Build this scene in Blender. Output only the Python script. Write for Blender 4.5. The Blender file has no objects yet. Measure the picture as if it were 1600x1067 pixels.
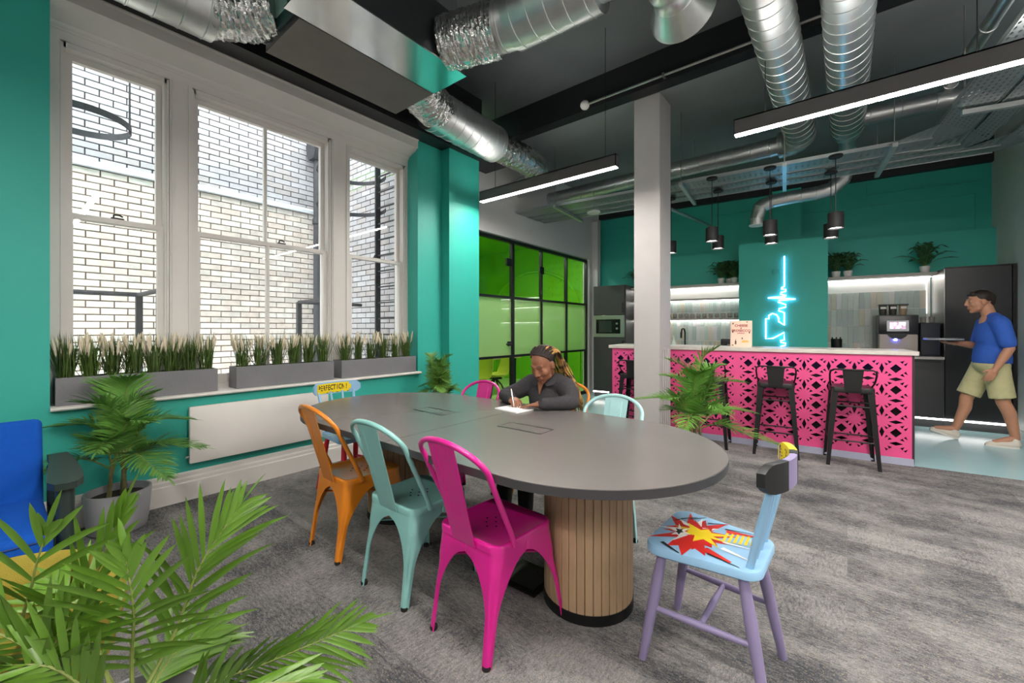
import bpy, bmesh, math, random
from mathutils import Vector, Matrix, noise
from mathutils.geometry import delaunay_2d_cdt

scene = bpy.context.scene
COL = scene.collection
PI = math.pi
RND = random.Random(7)

# ------------------------------------------------------------------ camera
cam_data = bpy.data.cameras.new('camera')
cam_data.sensor_width = 36.0
cam_data.lens = 36.0 * 651.0 / 1600.0
cam_data.shift_y = -19.5 / 1600.0
cam_data.clip_start = 0.05
cam = bpy.data.objects.new('camera', cam_data)
COL.objects.link(cam)
YAW = math.atan(524.0 / 651.0)
cam.location = (0, 0, 1.28)
cam.rotation_euler = (PI / 2, 0, YAW)
scene.camera = cam

# ------------------------------------------------------------------ world and view
world = bpy.data.worlds.new('overcast_sky')
scene.world = world
world.use_nodes = True
bg = world.node_tree.nodes['Background']
bg.inputs[0].default_value = (0.93, 0.96, 1.0, 1)
bg.inputs[1].default_value = 4.2
vs = scene.view_settings
vs.view_transform = 'Standard'
vs.look = 'None'
vs.exposure = 0.78
vs.gamma = 1.0
vs.use_curve_mapping = False
LAMP = 95.0          # emission of the linear ceiling lamps
STRIP = 5.5          # emission of the kitchen strip lights

# ------------------------------------------------------------------ materials
def s2l(c):
    return tuple(((x / 12.92) if x <= 0.04045 else ((x + 0.055) / 1.055) ** 2.4) for x in c)

def hexc(h):
    h = h.lstrip('#')
    return s2l(tuple(int(h[i:i + 2], 16) / 255 for i in (0, 2, 4)))

MATS = {}
def mat(name, col, rough=0.5, metal=0.0, var=0.0, vscale=6.0, bump=0.0, bscale=60.0, spec=None, rnd=0.0, coat=0.0, stretch=None):
    """procedural principled material with noise variation in colour and relief"""
    if name in MATS:
        return MATS[name]
    m = bpy.data.materials.new(name)
    m.use_nodes = True
    nt = m.node_tree
    b = nt.nodes['Principled BSDF']
    c = hexc(col) if isinstance(col, str) else col
    b.inputs['Base Color'].default_value = (*c, 1)
    b.inputs['Roughness'].default_value = rough
    b.inputs['Metallic'].default_value = metal
    if spec is not None:
        b.inputs['Specular IOR Level'].default_value = spec
    if coat:
        b.inputs['Coat Weight'].default_value = coat
        b.inputs['Coat Roughness'].default_value = 0.12
    tc = nt.nodes.new('ShaderNodeTexCoord')
    vec = tc.outputs['Object']
    if stretch:
        mp = nt.nodes.new('ShaderNodeMapping')
        mp.inputs['Scale'].default_value = stretch
        nt.links.new(vec, mp.inputs[0])
        vec = mp.outputs[0]
    if var or rnd:
        hs = nt.nodes.new('ShaderNodeHueSaturation')
        hs.inputs['Color'].default_value = (*c, 1)
        n = nt.nodes.new('ShaderNodeTexNoise')
        n.inputs['Scale'].default_value = vscale
        n.inputs['Detail'].default_value = 4
        nt.links.new(vec, n.inputs['Vector'])
        mr = nt.nodes.new('ShaderNodeMapRange')
        mr.inputs['From Min'].default_value = 0.25
        mr.inputs['From Max'].default_value = 0.75
        mr.inputs['To Min'].default_value = 1 - var
        mr.inputs['To Max'].default_value = 1 + var
        nt.links.new(n.outputs['Fac'], mr.inputs['Value'])
        src = mr.outputs['Result']
        if rnd:
            oi = nt.nodes.new('ShaderNodeObjectInfo')
            m2 = nt.nodes.new('ShaderNodeMapRange')
            m2.inputs['To Min'].default_value = -rnd
            m2.inputs['To Max'].default_value = rnd
            nt.links.new(oi.outputs['Random'], m2.inputs['Value'])
            ad = nt.nodes.new('ShaderNodeMath')
            ad.operation = 'ADD'
            nt.links.new(src, ad.inputs[0])
            nt.links.new(m2.outputs['Result'], ad.inputs[1])
            src = ad.outputs[0]
        nt.links.new(src, hs.inputs['Value'])
        nt.links.new(hs.outputs['Color'], b.inputs['Base Color'])
    if bump:
        n2 = nt.nodes.new('ShaderNodeTexNoise')
        n2.inputs['Scale'].default_value = bscale
        n2.inputs['Detail'].default_value = 3
        nt.links.new(vec, n2.inputs['Vector'])
        bp = nt.nodes.new('ShaderNodeBump')
        bp.inputs['Strength'].default_value = bump
        bp.inputs['Distance'].default_value = 0.01
        nt.links.new(n2.outputs['Fac'], bp.inputs['Height'])
        nt.links.new(bp.outputs['Normal'], b.inputs['Normal'])
    MATS[name] = m
    return m

def emit(name, col, strength):
    if name in MATS:
        return MATS[name]
    m = bpy.data.materials.new(name)
    m.use_nodes = True
    b = m.node_tree.nodes['Principled BSDF']
    c = hexc(col) if isinstance(col, str) else col
    b.inputs['Base Color'].default_value = (*c, 1)
    b.inputs['Emission Color'].default_value = (*c, 1)
    b.inputs['Emission Strength'].default_value = strength
    MATS[name] = m
    return m

def glass_mat(name, tint=(1, 1, 1), frost=0.0, frost_col=(0.8, 0.9, 0.8), refl=1.0):
    """thin pane: clear transmission plus a Fresnel reflection, optionally with a film of frost"""
    m = bpy.data.materials.new(name)
    m.use_nodes = True
    nt = m.node_tree
    nt.nodes.clear()
    out = nt.nodes.new('ShaderNodeOutputMaterial')
    tr = nt.nodes.new('ShaderNodeBsdfTransparent')
    tr.inputs[0].default_value = (*tint, 1)
    gl = nt.nodes.new('ShaderNodeBsdfGlossy')
    gl.inputs['Roughness'].default_value = 0.01
    fr = nt.nodes.new('ShaderNodeLayerWeight')
    fr.inputs[0].default_value = 0.5
    pw = nt.nodes.new('ShaderNodeMath')
    pw.operation = 'POWER'
    pw.inputs[1].default_value = 5.0
    nt.links.new(fr.outputs['Facing'], pw.inputs[0])
    mu = nt.nodes.new('ShaderNodeMath')
    mu.operation = 'MULTIPLY_ADD'
    mu.inputs[1].default_value = 0.9 * refl
    mu.inputs[2].default_value = 0.035 * refl
    nt.links.new(pw.outputs[0], mu.inputs[0])
    base = tr.outputs[0]
    if frost > 0:
        di = nt.nodes.new('ShaderNodeBsdfDiffuse')
        di.inputs[0].default_value = (*frost_col, 1)
        tl = nt.nodes.new('ShaderNodeBsdfTranslucent')
        tl.inputs[0].default_value = (*frost_col, 1)
        m1 = nt.nodes.new('ShaderNodeMixShader')
        m1.inputs[0].default_value = 0.6
        nt.links.new(di.outputs[0], m1.inputs[1])
        nt.links.new(tl.outputs[0], m1.inputs[2])
        m2 = nt.nodes.new('ShaderNodeMixShader')
        m2.inputs[0].default_value = frost
        nt.links.new(tr.outputs[0], m2.inputs[1])
        nt.links.new(m1.outputs[0], m2.inputs[2])
        base = m2.outputs[0]
    mx = nt.nodes.new('ShaderNodeMixShader')
    nt.links.new(mu.outputs[0], mx.inputs[0])
    nt.links.new(base, mx.inputs[1])
    nt.links.new(gl.outputs[0], mx.inputs[2])
    nt.links.new(mx.outputs[0], out.inputs[0])
    MATS[name] = m
    return m

# ------------------------------------------------------------------ mesh builder
def frames(pts, closed=False):
    pts = [Vector(p) for p in pts]
    n = len(pts)
    tans = []
    for i in range(n):
        if closed:
            t = pts[(i + 1) % n] - pts[i - 1]
        else:
            t = pts[min(i + 1, n - 1)] - pts[max(i - 1, 0)]
        tans.append(t.normalized() if t.length > 1e-9 else Vector((0, 0, 1)))
    up = Vector((0, 0, 1)) if abs(tans[0].z) < 0.9 else Vector((0, 1, 0))
    u = tans[0].cross(up).normalized()
    res = []
    for i in range(n):
        u = (u - tans[i] * u.dot(tans[i]))
        u = u.normalized() if u.length > 1e-9 else tans[i].orthogonal().normalized()
        v = tans[i].cross(u).normalized()
        res.append((pts[i], u, v))
    return res

class MB:
    def __init__(s):
        s.v = []
        s.f = []
        s.mi = []
        s.cur = 0
    def _add(s, vs_, fs_):
        o = len(s.v)
        s.v.extend([tuple(p) for p in vs_])
        s.f.extend([tuple(i + o for i in f) for f in fs_])
        s.mi.extend([s.cur] * len(fs_))
        return s
    def box(s, x0, x1, y0, y1, z0, z1, M=None):
        vs_ = [Vector((x, y, z)) for z in (z0, z1) for y in (y0, y1) for x in (x0, x1)]
        if M is not None:
            vs_ = [M @ p for p in vs_]
        return s._add(vs_, [(0, 2, 3, 1), (4, 5, 7, 6), (0, 1, 5, 4), (2, 6, 7, 3), (0, 4, 6, 2), (1, 3, 7, 5)])
    def rbox(s, x0, x1, y0, y1, z0, z1, r=0.01, seg=2, M=None):
        """box with rounded edges"""
        bm = bmesh.new()
        bmesh.ops.create_cube(bm, size=1)
        for p in bm.verts:
            p.co = Vector(((x0 + x1) / 2 + p.co.x * (x1 - x0), (y0 + y1) / 2 + p.co.y * (y1 - y0), (z0 + z1) / 2 + p.co.z * (z1 - z0)))
        bmesh.ops.bevel(bm, geom=list(bm.edges), offset=r, segments=seg, profile=0.5, affect='EDGES')
        return s.addbm(bm, M)
    def addbm(s, bm, M=None):
        bm.verts.index_update()
        vs_ = [(M @ p.co) if M is not None else p.co.copy() for p in bm.verts]
        fs_ = [tuple(q.index for q in f.verts) for f in bm.faces]
        bm.free()
        return s._add(vs_, fs_)
    def loft(s, rings, cap=True, closed=False):
        n = len(rings[0])
        vs_ = [p for r in rings for p in r]
        fs_ = []
        m = len(rings)
        for i in range(m if closed else m - 1):
            a = i * n
            b = ((i + 1) % m) * n
            for j in range(n):
                k = (j + 1) % n
                fs_.append((a + j, a + k, b + k, b + j))
        if cap and not closed:
            fs_.append(tuple(range(n))[::-1])
            fs_.append(tuple((m - 1) * n + j for j in range(n)))
        return s._add(vs_, fs_)
    def tube(s, pts, r, n=8, closed=False, cap=True, sx=1.0, sy=1.0):
        fr = frames(pts, closed)
        rings = []
        for i, (p, u, v) in enumerate(fr):
            rr = r[i] if isinstance(r, (list, tuple)) else r
            rings.append([p + u * (math.cos(2 * PI * j / n) * rr * sx) + v * (math.sin(2 * PI * j / n) * rr * sy) for j in range(n)])
        return s.loft(rings, cap, closed)
    def cyl(s, p0, p1, r0, r1=None, n=16):
        return s.tube([p0, p1], [r0, r0 if r1 is None else r1], n)
    def lathe(s, prof, n=24, c=(0, 0, 0), M=None):
        rings = []
        for r, z in prof:
            rings.append([Vector((c[0] + math.cos(2 * PI * j / n) * r, c[1] + math.sin(2 * PI * j / n) * r, c[2] + z)) for j in range(n)])
        if M is not None:
            rings = [[M @ p for p in r] for r in rings]
        return s.loft(rings, True)
    def sphere(s, c, r, nu=16, nv=10, M=None):
        r = r if isinstance(r, (tuple, list)) else (r, r, r)
        c = Vector(c)
        R = M if M is not None else Matrix.Identity(3)
        rings = []
        for i in range(1, nv):
            t = PI * i / nv
            rings.append([c + R @ Vector((math.sin(t) * math.cos(2 * PI * j / nu) * r[0], math.sin(t) * math.sin(2 * PI * j / nu) * r[1], -math.cos(t) * r[2])) for j in range(nu)])
        return s.loft(rings, True)
    def prism(s, poly, d0, d1, axis='z', M=None):
        """extrude a 2-D outline between d0 and d1 along an axis"""
        def mk(p, d):
            q = {'z': (p[0], p[1], d), 'x': (d, p[0], p[1]), 'y': (p[0], d, p[1])}[axis]
            q = Vector(q)
            return M @ q if M is not None else q
        a = [mk(p, d0) for p in poly]
        b = [mk(p, d1) for p in poly]
        n = len(poly)
        fs_ = [tuple(range(n))[::-1], tuple(range(n, 2 * n))] + [(j, (j + 1) % n, n + (j + 1) % n, n + j) for j in range(n)]
        return s._add(a + b, fs_)
    def quad(s, *p):
        return s._add([Vector(q) for q in p], [tuple(range(len(p)))])
    def mesh(s, name, mats, angle=38):
        me = bpy.data.meshes.new(name)
        me.from_pydata(s.v, [], s.f)
        mats = mats if isinstance(mats, (list, tuple)) else [mats]
        for m in mats:
            me.materials.append(m)
        if any(s.mi):
            me.polygons.foreach_set('material_index', s.mi)
        bm = bmesh.new()
        bm.from_mesh(me)
        bmesh.ops.recalc_face_normals(bm, faces=list(bm.faces))
        bm.to_mesh(me)
        bm.free()
        me.shade_smooth()
        me.set_sharp_from_angle(angle=math.radians(angle))
        me.update()
        return me
    def build(s, name, mats, parent=None, angle=38, loc=None, rotz=None):
        o = bpy.data.objects.new(name, s.mesh(name, mats, angle))
        COL.objects.link(o)
        if parent is not None:
            o.parent = parent
        if loc is not None:
            o.location = loc
        if rotz is not None:
            o.rotation_euler = (0, 0, rotz)
        return o

def tag(o, label=None, cat=None, group=None, kind=None):
    if label:
        o['label'] = label
    if cat:
        o['category'] = cat
    if group:
        o['group'] = group
    if kind:
        o['kind'] = kind
    return o

def thing(name, label, cat, loc=(0, 0, 0), rotz=0.0, group=None):
    o = bpy.data.objects.new(name, None)
    o.empty_display_size = 0.1
    COL.objects.link(o)
    o.location = loc
    o.rotation_euler = (0, 0, rotz)
    return tag(o, label, cat, group)

def struct(name, mb, m, parent=None, **kw):
    o = mb.build(name, m, parent, **kw)
    if parent is None:
        o['kind'] = 'structure'
    return o

def child(name, me, parent, loc=(0, 0, 0), rot=(0, 0, 0)):
    o = bpy.data.objects.new(name, me)
    COL.objects.link(o)
    o.parent = parent
    o.location = loc
    o.rotation_euler = rot
    return o

def dup(root, loc, rotz, label, group=None):
    r = root.copy()
    COL.objects.link(r)
    r.location = loc
    r.rotation_euler = (0, 0, rotz)
    r['label'] = label
    if group:
        r['group'] = group
    for ch in list(root.children):
        c = ch.copy()
        COL.objects.link(c)
        c.parent = r
        for g in ch.children:
            d = g.copy()
            COL.objects.link(d)
            d.parent = c
    return r

# kitchen frame: the bar and its wall stand 5.6 degrees off the window wall
TH = math.radians(5.6)
KC, KS = math.cos(TH), math.sin(TH)
def K(x, y, z=0.0):
    return Vector((0.472 + x * KC - y * KS, 5.392 + x * KS + y * KC, z))
KM = Matrix.Translation((0.472, 5.392, 0)) @ Matrix.Rotation(TH, 4, 'Z')

def kstruct(name, mb, m, parent=None, **kw):
    o = mb.build(name, m, parent, **kw)
    if parent is None:
        o.matrix_world = KM
        o['kind'] = 'structure'
    return o

# ---- shared materials
TEAL = mat('teal_wall_paint', '#30aa9a', 0.55, var=0.04, vscale=2.0, bump=0.06, bscale=120)
WHITE = mat('white_gloss_paint', '#dcd8d2', 0.4, var=0.02)
GREYW = mat('light_grey_wall_paint', '#c9c8c8', 0.6, var=0.03, vscale=1.5, bump=0.05, bscale=120)
COLG = mat('column_grey_paint', '#b3afae', 0.55, var=0.03)
BLACKP = mat('black_ceiling_paint', '#565a5c', 0.55, var=0.2, vscale=1.2, bump=0.15, bscale=20)
BLACKS = mat('black_steel_paint', '#1b1c1f', 0.4, var=0.1)
BLACKM = mat('black_powder_coat', '#0c0c0d', 0.42, var=0.1)
CHAR = mat('charcoal_laminate', '#3a3a3b', 0.42, var=0.05)
GALV = mat('galvanised_steel', '#d3d6d5', 0.36, 1.0, var=0.08, vscale=9, bump=0.05, bscale=30)
FOIL = mat('crumpled_foil', '#d6d6d4', 0.2, 1.0, var=0.05, bump=1.0, bscale=30, stretch=(1, 1, 1))
STEEL = mat('brushed_steel', '#b9b7b4', 0.3, 1.0, var=0.05, stretch=(1, 1, 30))
LEAF = mat('palm_leaf', '#4f8a2c', 0.45, var=0.25, vscale=14, rnd=0.18)
LEAFD = mat('palm_leaf_dark', '#3d6b2d', 0.5, var=0.3, vscale=14, rnd=0.2)
FERN = mat('fern_leaf', '#2e5a33', 0.55, var=0.3, vscale=20, rnd=0.15)
STEM = mat('palm_stem', '#7d8a45', 0.6, var=0.2, vscale=25)
SOIL = mat('dark_soil', '#2d241d', 0.95, var=0.4, vscale=60, bump=0.8, bscale=90)
POTG = mat('grey_plastic_pot', '#97979b', 0.5, var=0.04)
CERAM = mat('white_ceramic', '#d9d7d3', 0.35, var=0.03)
LAMPM = emit('lamp_diffuser', (1.0, 0.94, 0.88), LAMP)
STRIPM = emit('strip_light', (1.0, 0.97, 0.93), STRIP)
GLASS = glass_mat('window_glass', (0.97, 0.985, 0.98), refl=0.9)
# ------------------------------------------------------------------ floor
def carpet():
    m = bpy.data.materials.new('grey_loop_carpet')
    m.use_nodes = True
    nt = m.node_tree
    b = nt.nodes['Principled BSDF']
    b.inputs['Roughness'].default_value = 0.95
    b.inputs['Specular IOR Level'].default_value = 0.1
    tc = nt.nodes.new('ShaderNodeTexCoord')
    def nz(scale, detail, sc=(1, 1, 1), rough=0.6):
        mp = nt.nodes.new('ShaderNodeMapping')
        mp.inputs['Scale'].default_value = sc
        nt.links.new(tc.outputs['Object'], mp.inputs[0])
        n = nt.nodes.new('ShaderNodeTexNoise')
        n.inputs['Scale'].default_value = scale
        n.inputs['Detail'].default_value = detail
        n.inputs['Roughness'].default_value = rough
        nt.links.new(mp.outputs[0], n.inputs['Vector'])
        return n.outputs['Fac']
    def mix(a, b_, f, mode='MIX'):
        x = nt.nodes.new('ShaderNodeMix')
        x.data_type = 'RGBA'
        x.blend_type = mode
        for sock, val in ((6, a), (7, b_)):
            if isinstance(val, tuple):
                x.inputs[sock].default_value = (*val, 1)
            else:
                nt.links.new(val, x.inputs[sock])
        if isinstance(f, float):
            x.inputs[0].default_value = f
        else:
            nt.links.new(f, x.inputs[0])
        return x.outputs[2]
    def ramp(f, lo, hi):
        r = nt.nodes.new('ShaderNodeMapRange')
        r.inputs['From Min'].default_value = lo
        r.inputs['From Max'].default_value = hi
        nt.links.new(f, r.inputs['Value'])
        return r.outputs['Result']
    # planks of 0.25 x 1 m, each with its own tone
    br = nt.nodes.new('ShaderNodeTexBrick')
    br.offset = 0.4
    br.inputs['Color1'].default_value = (0, 0, 0, 1)
    br.inputs['Color2'].default_value = (1, 1, 1, 1)
    br.inputs['Mortar'].default_value = (0.5, 0.5, 0.5, 1)
    br.inputs['Scale'].default_value = 1.0
    br.inputs['Mortar Size'].default_value = 0.0
    br.inputs['Brick Width'].default_value = 1.0
    br.inputs['Row Height'].default_value = 0.25
    mp = nt.nodes.new('ShaderNodeMapping')
    mp.inputs['Rotation'].default_value = (0, 0, 0)
    nt.links.new(tc.outputs['Object'], mp.inputs[0])
    nt.links.new(mp.outputs[0], br.inputs['Vector'])
    sx = nz(1.0, 5, (30, 85, 1), 0.75)
    sy = nz(1.0, 5, (85, 30, 1), 0.75)
    pick = nt.nodes.new('ShaderNodeMath')
    pick.operation = 'GREATER_THAN'
    pick.inputs[1].default_value = 0.62
    nt.links.new(br.outputs['Color'], pick.inputs[0])
    weave = mix(sx, sy, pick.outputs[0])
    patch = nz(1.0, 4, (3.0, 4.6, 1))
    addn = nt.nodes.new('ShaderNodeMath')
    addn.operation = 'MULTIPLY_ADD'
    addn.inputs[1].default_value = 0.85
    nt.links.new(patch, addn.inputs[0])
    nt.links.new(weave, addn.inputs[2])
    ad2 = nt.nodes.new('ShaderNodeMath')
    ad2.operation = 'MULTIPLY_ADD'
    ad2.inputs[1].default_value = 0.16
    nt.links.new(br.outputs['Color'], ad2.inputs[0])
    nt.links.new(addn.outputs[0], ad2.inputs[2])
    fine = nz(170.0, 2)
    ad3 = nt.nodes.new('ShaderNodeMath')
    ad3.operation = 'MULTIPLY_ADD'
    ad3.inputs[1].default_value = 0.42
    nt.links.new(fine, ad3.inputs[0])
    nt.links.new(ad2.outputs[0], ad3.inputs[2])
    base = mix(hexc('#46484d'), hexc('#93918f'), ramp(ad3.outputs[0], 1.00, 1.42))
    c2 = mix(base, hexc('#c2ab83'), ramp(nz(95, 3, (1, 2.5, 1)), 0.60, 0.70))
    c3 = mix(c2, hexc('#2c2d30'), ramp(nz(260.0, 2), 0.55, 0.74))
    nt.links.new(c3, b.inputs['Base Color'])
    bp = nt.nodes.new('ShaderNodeBump')
    bp.inputs['Strength'].default_value = 0.6
    bp.inputs['Distance'].default_value = 0.006
    nt.links.new(fine, bp.inputs['Height'])
    nt.links.new(bp.outputs['Normal'], b.inputs['Normal'])
    return m

CARPET = carpet()
# carpet stops at the bar line, the kitchen has pale blue vinyl
fl = MB()
a = K(-3.35, 0.0); b_ = K(4.0, 0.0)
fl.prism([(-3.9, -4.2), (4.2, -4.2), (4.2, b_.y), (b_.x, b_.y), (a.x, a.y), (-3.9, a.y)], -0.1, 0.0)
struct('floor', fl, CARPET)
VINYL = mat('pale_blue_vinyl', '#a9cdd2', 0.22, var=0.04, vscale=1.5)
vf = MB()
c_ = K(4.0, 3.2); d_ = K(-4.6, 3.2)
vf.prism([(a.x, a.y), (b_.x, b_.y), (c_.x, c_.y), (d_.x, d_.y), (-4.1, 7.9), (-4.1, a.y - 0.02), (-3.9, a.y - 0.02)], -0.1, 0.002)
struct('floor_kitchen', vf, VINYL)

# ------------------------------------------------------------------ shell: window wall and pier
H1 = 4.25            # ceiling of the near bay
H2 = 3.9             # ceiling of the kitchen bay, level with the beam soffit
WX = -3.87           # inner face of the window wall
wl = MB()
wl.box(-4.3, WX, -4.2, 0.217, 0, H1)
wl.box(-4.3, WX, 0.217, 3.07, 0, 0.765)
wl.box(-4.3, WX, 3.07, 3.98, 0, H1)
wl.box(-4.3, WX, 0.217, 3.07, 3.46, H1)
wl.box(WX, -3.73, 3.43, 3.95, 0, 3.46)
struct('wall_left', wl, TEAL)
# off-white wall over the glazed partition
wg = MB()
wg.box(-4.12, -3.98, 3.98, 8.6, 2.66, H2 + 0.1)
wg.box(-4.12, -3.98, 7.39, 8.6, 0, 2.66)
wg.box(-4.05, -3.86, 7.50, 7.62, 0, 3.42)
wg.box(-4.15, -3.98, 3.96, 4.02, 0, 2.66)
struct('wall_partition', wg, GREYW)
# skirting under the window
bb = MB()
prof = [(WX, 0), (WX + 0.032, 0), (WX + 0.032, 0.135), (WX + 0.026, 0.142), (WX + 0.026, 0.165), (WX + 0.014, 0.176), (WX + 0.014, 0.198), (WX, 0.21)]
bb.prism([(p[0], p[1]) for p in prof], -4.15, 3.43, axis='y')
struct('baseboard_left', bb, WHITE)
# black steel along the top of the window wall
bs = MB()
bs.box(WX - 0.02, -3.66, -4.15, 3.97, 3.462, 3.50)
bs.box(WX - 0.02, -3.80, -4.15, 3.97, 3.50, 3.74)
bs.box(WX - 0.02, -3.62, -4.15, 3.97, 3.74, 3.79)
bs.box(WX - 0.02, -3.70, -4.15, 3.97, 3.79, H1)
bs.box(-4.0, -3.3, 3.40, 4.35, 3.47, 3.53)
struct('trim_1', bs, BLACKS)
# ceiling, beam, kitchen ceiling
ce = MB()
ce.box(-4.3, 4.3, -4.2, 4.44, H1, H1 + 0.1)
bmm = MB(); bmm.box(-4.3, 4.3, 4.44, 4.60, H2, H1 + 0.1)
struct('trim_8', bmm, BLACKS)
ck = MB(); ck.box(-8.0, 4.3, 4.601, 9.5, H2, H2 + 0.1)
struct('ceiling_kitchen', ck, mat('dark_grey_ceiling_paint', '#7b8082', 0.55, var=0.15, vscale=1.2, bump=0.15, bscale=20))
struct('ceiling', ce, BLACKP)
# closing walls behind the camera
wb = MB()
wb.box(-4.3, 4.2, -4.3, -4.2, 0, H1)
struct('wall_back', wb, GREYW)
wr = MB()
wr.box(4.2, 4.3, -4.3, 9.5, 0, H1)
struct('wall_right', wr, GREYW)
# kitchen wall: lower part stands proud of the recessed upper part
kw = MB()
kw.box(-4.5, 1.45, 2.75, 2.95, 0, 2.62)
kw.box(-4.5, 1.45, 2.90, 3.10, 2.62, 3.52)
kw.box(-1.17, -0.78, 2.70, 2.95, 2.62, 3.52)
kw.box(-1.61, -0.478, 2.20, 2.76, 0, 2.62)
# faint recessed panels on the upper wall
for (x0, x1, z0, z1) in ((-0.74, 1.2, 3.13, 3.15), (0.05, 1.2, 3.30, 3.32), (1.17, 1.19, 2.64, 3.14), (0.04, 0.06, 3.31, 3.52), (-4.0, -1.2, 3.30, 3.32)):
    kw.box(x0, x1, 2.885, 2.905, z0, z1)
kstruct('wall_kitchen', kw, TEAL)
kb = MB()
kb.box(-4.3, 1.45, 2.82, 3.2, 3.52, 4.0)
kstruct('trim_2', kb, BLACKS)
kr = MB()
kr.box(1.33, 1.45, 0.4, 3.1, 0, 4.0)
kr.box(1.31, 1.33, 0.4, 2.1, 0, 0.09)
kstruct('wall_kitchen_right', kr, mat('cool_grey_wall', '#c6cac9', 0.5, var=0.04))

# column with the slim conduits down its side
cl = thing('column', 'square light grey painted column rising from behind the table to the ceiling', 'column', (-1.76, 4.76, 0))
cl['kind'] = 'structure'
m_ = MB(); m_.rbox(-0.150, 0.150, -0.155, 0.20, 0, H2 - 0.002, 0.006, 1)
m_.build('shaft', COLG, cl)
m_ = MB()
for yy in (-0.08, -0.02, 0.04, 0.10):
    m_.rbox(0.150, 0.162, yy, yy + 0.035, 0, 1.05, 0.004, 1)
m_.build('ribbed_casing', COLG, cl)

# ------------------------------------------------------------------ windows
WP = -4.07           # window plane
head = MB()
hp = [(-4.32, 3.26), (-4.05, 3.26), (-4.05, 3.275), (-4.035, 3.285), (-4.03, 3.30), (-3.99, 3.315), (-3.94, 3.335), (-3.905, 3.35), (-3.885, 3.365), (-3.865, 3.368), (-3.865, 3.445), (-3.85, 3.452), (-3.85, 3.47), (-4.32, 3.47)]
head.prism(hp, 0.217, 3.07, axis='y')
struct('trim_3', head, WHITE)
sill = MB()
sill.prism([(-4.32, 0.765), (-3.835, 0.765), (-3.822, 0.770), (-3.818, 0.778), (-3.822, 0.786), (-3.835, 0.791), (-4.32, 0.791)], 0.217, 3.09, axis='y')
struct('trim_4', sill, WHITE)
# broad posts between the sashes
post = MB()
for (y0, y1) in ((0.217, 0.272), (0.845, 0.985), (2.135, 2.315), (3.045, 3.07)):
    post.box(-4.25, WP + 0.015, y0, y1, 0.79, 3.2)
post.box(-4.25, WP + 0.015, 0.217, 3.07, 3.2, 3.27)
for (y0, y1) in ((0.845, 0.985), (2.135, 2.315)):
    post.box(WP + 0.015, WP + 0.024, y0 + 0.012, y0 + 0.024, 0.795, 3.2)
    post.box(WP + 0.015, WP + 0.024, y1 - 0.024, y1 - 0.012, 0.795, 3.2)
struct('trim_5', post, WHITE)

def sash_window(n, y0, y1, mid):
    """box frame, upper sash set outside the lower one, panes, horns and fasteners"""
    w = MB()
    w.box(-4.24, WP - 0.005, y0, y0 + 0.028, 0.79, 3.2)
    w.box(-4.24, WP - 0.005, y1 - 0.028, y1, 0.79, 3.2)
    w.box(-4.24, WP - 0.005, y0, y1, 3.165, 3.2)
    w.box(-4.24, WP - 0.005, y0, y1, 0.79, 0.83)
    w.box(WP - 0.02, WP + 0.006, y0 + 0.002, y0 + 0.016, 0.79, 3.19)
    w.box(WP - 0.02, WP + 0.006, y1 - 0.016, y1 - 0.002, 0.79, 3.19)
    o = struct('window_%d' % n, w, WHITE)
    for nm, xo, z0, z1, top, bot in (('upper_sash', -4.175, 2.04, 3.166, 0.04, 0.035), ('lower_sash', -4.12, 0.83, 2.07, 0.035, 0.075)):
        sd = 0.036
        ya, yb = y0 + 0.028, y1 - 0.028
        s_ = MB()
        s_.box(xo - 0.022, xo + 0.022, ya, ya + sd, z0, z1)
        s_.box(xo - 0.022, xo + 0.022, yb - sd, yb, z0, z1)
        s_.box(xo - 0.022, xo + 0.022, ya + sd, yb - sd, z1 - top, z1)
        s_.box(xo - 0.022, xo + 0.022, ya + sd, yb - sd, z0, z0 + bot)
        if mid:
            ym = (ya + yb) / 2
            s_.box(xo - 0.018, xo + 0.018, ym - 0.012, ym + 0.012, z0 + bot, z1 - top)
        so = s_.build(nm, WHITE, o)
        edges = [ya + sd, yb - sd] if not mid else [ya + sd, (ya + yb) / 2 - 0.012, (ya + yb) / 2 + 0.012, yb - sd]
        for i in range(0, len(edges), 2):
            g = MB()
            g.box(xo - 0.003, xo + 0.003, edges[i], edges[i + 1], z0 + bot, z1 - top)
            g.build('pane', GLASS, so)
    fa = MB()
    ym = (y0 + y1) / 2 + (0.12 if mid else 0)
    fa.rbox(-4.13, -4.10, ym - 0.035, ym + 0.035, 2.07, 2.082, 0.003, 1)
    fa.tube([(-4.115, ym - 0.02, 2.08), (-4.112, ym - 0.02, 2.10), (-4.12, ym + 0.01, 2.105), (-4.12, ym + 0.03, 2.095)], 0.006, 6)
    fa.build('sash_fastener', BLACKM, o)
    return o
sash_window(1, 0.272, 0.845, False)
sash_window(2, 0.985, 2.135, True)
sash_window(3, 2.315, 3.045, False)

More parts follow.
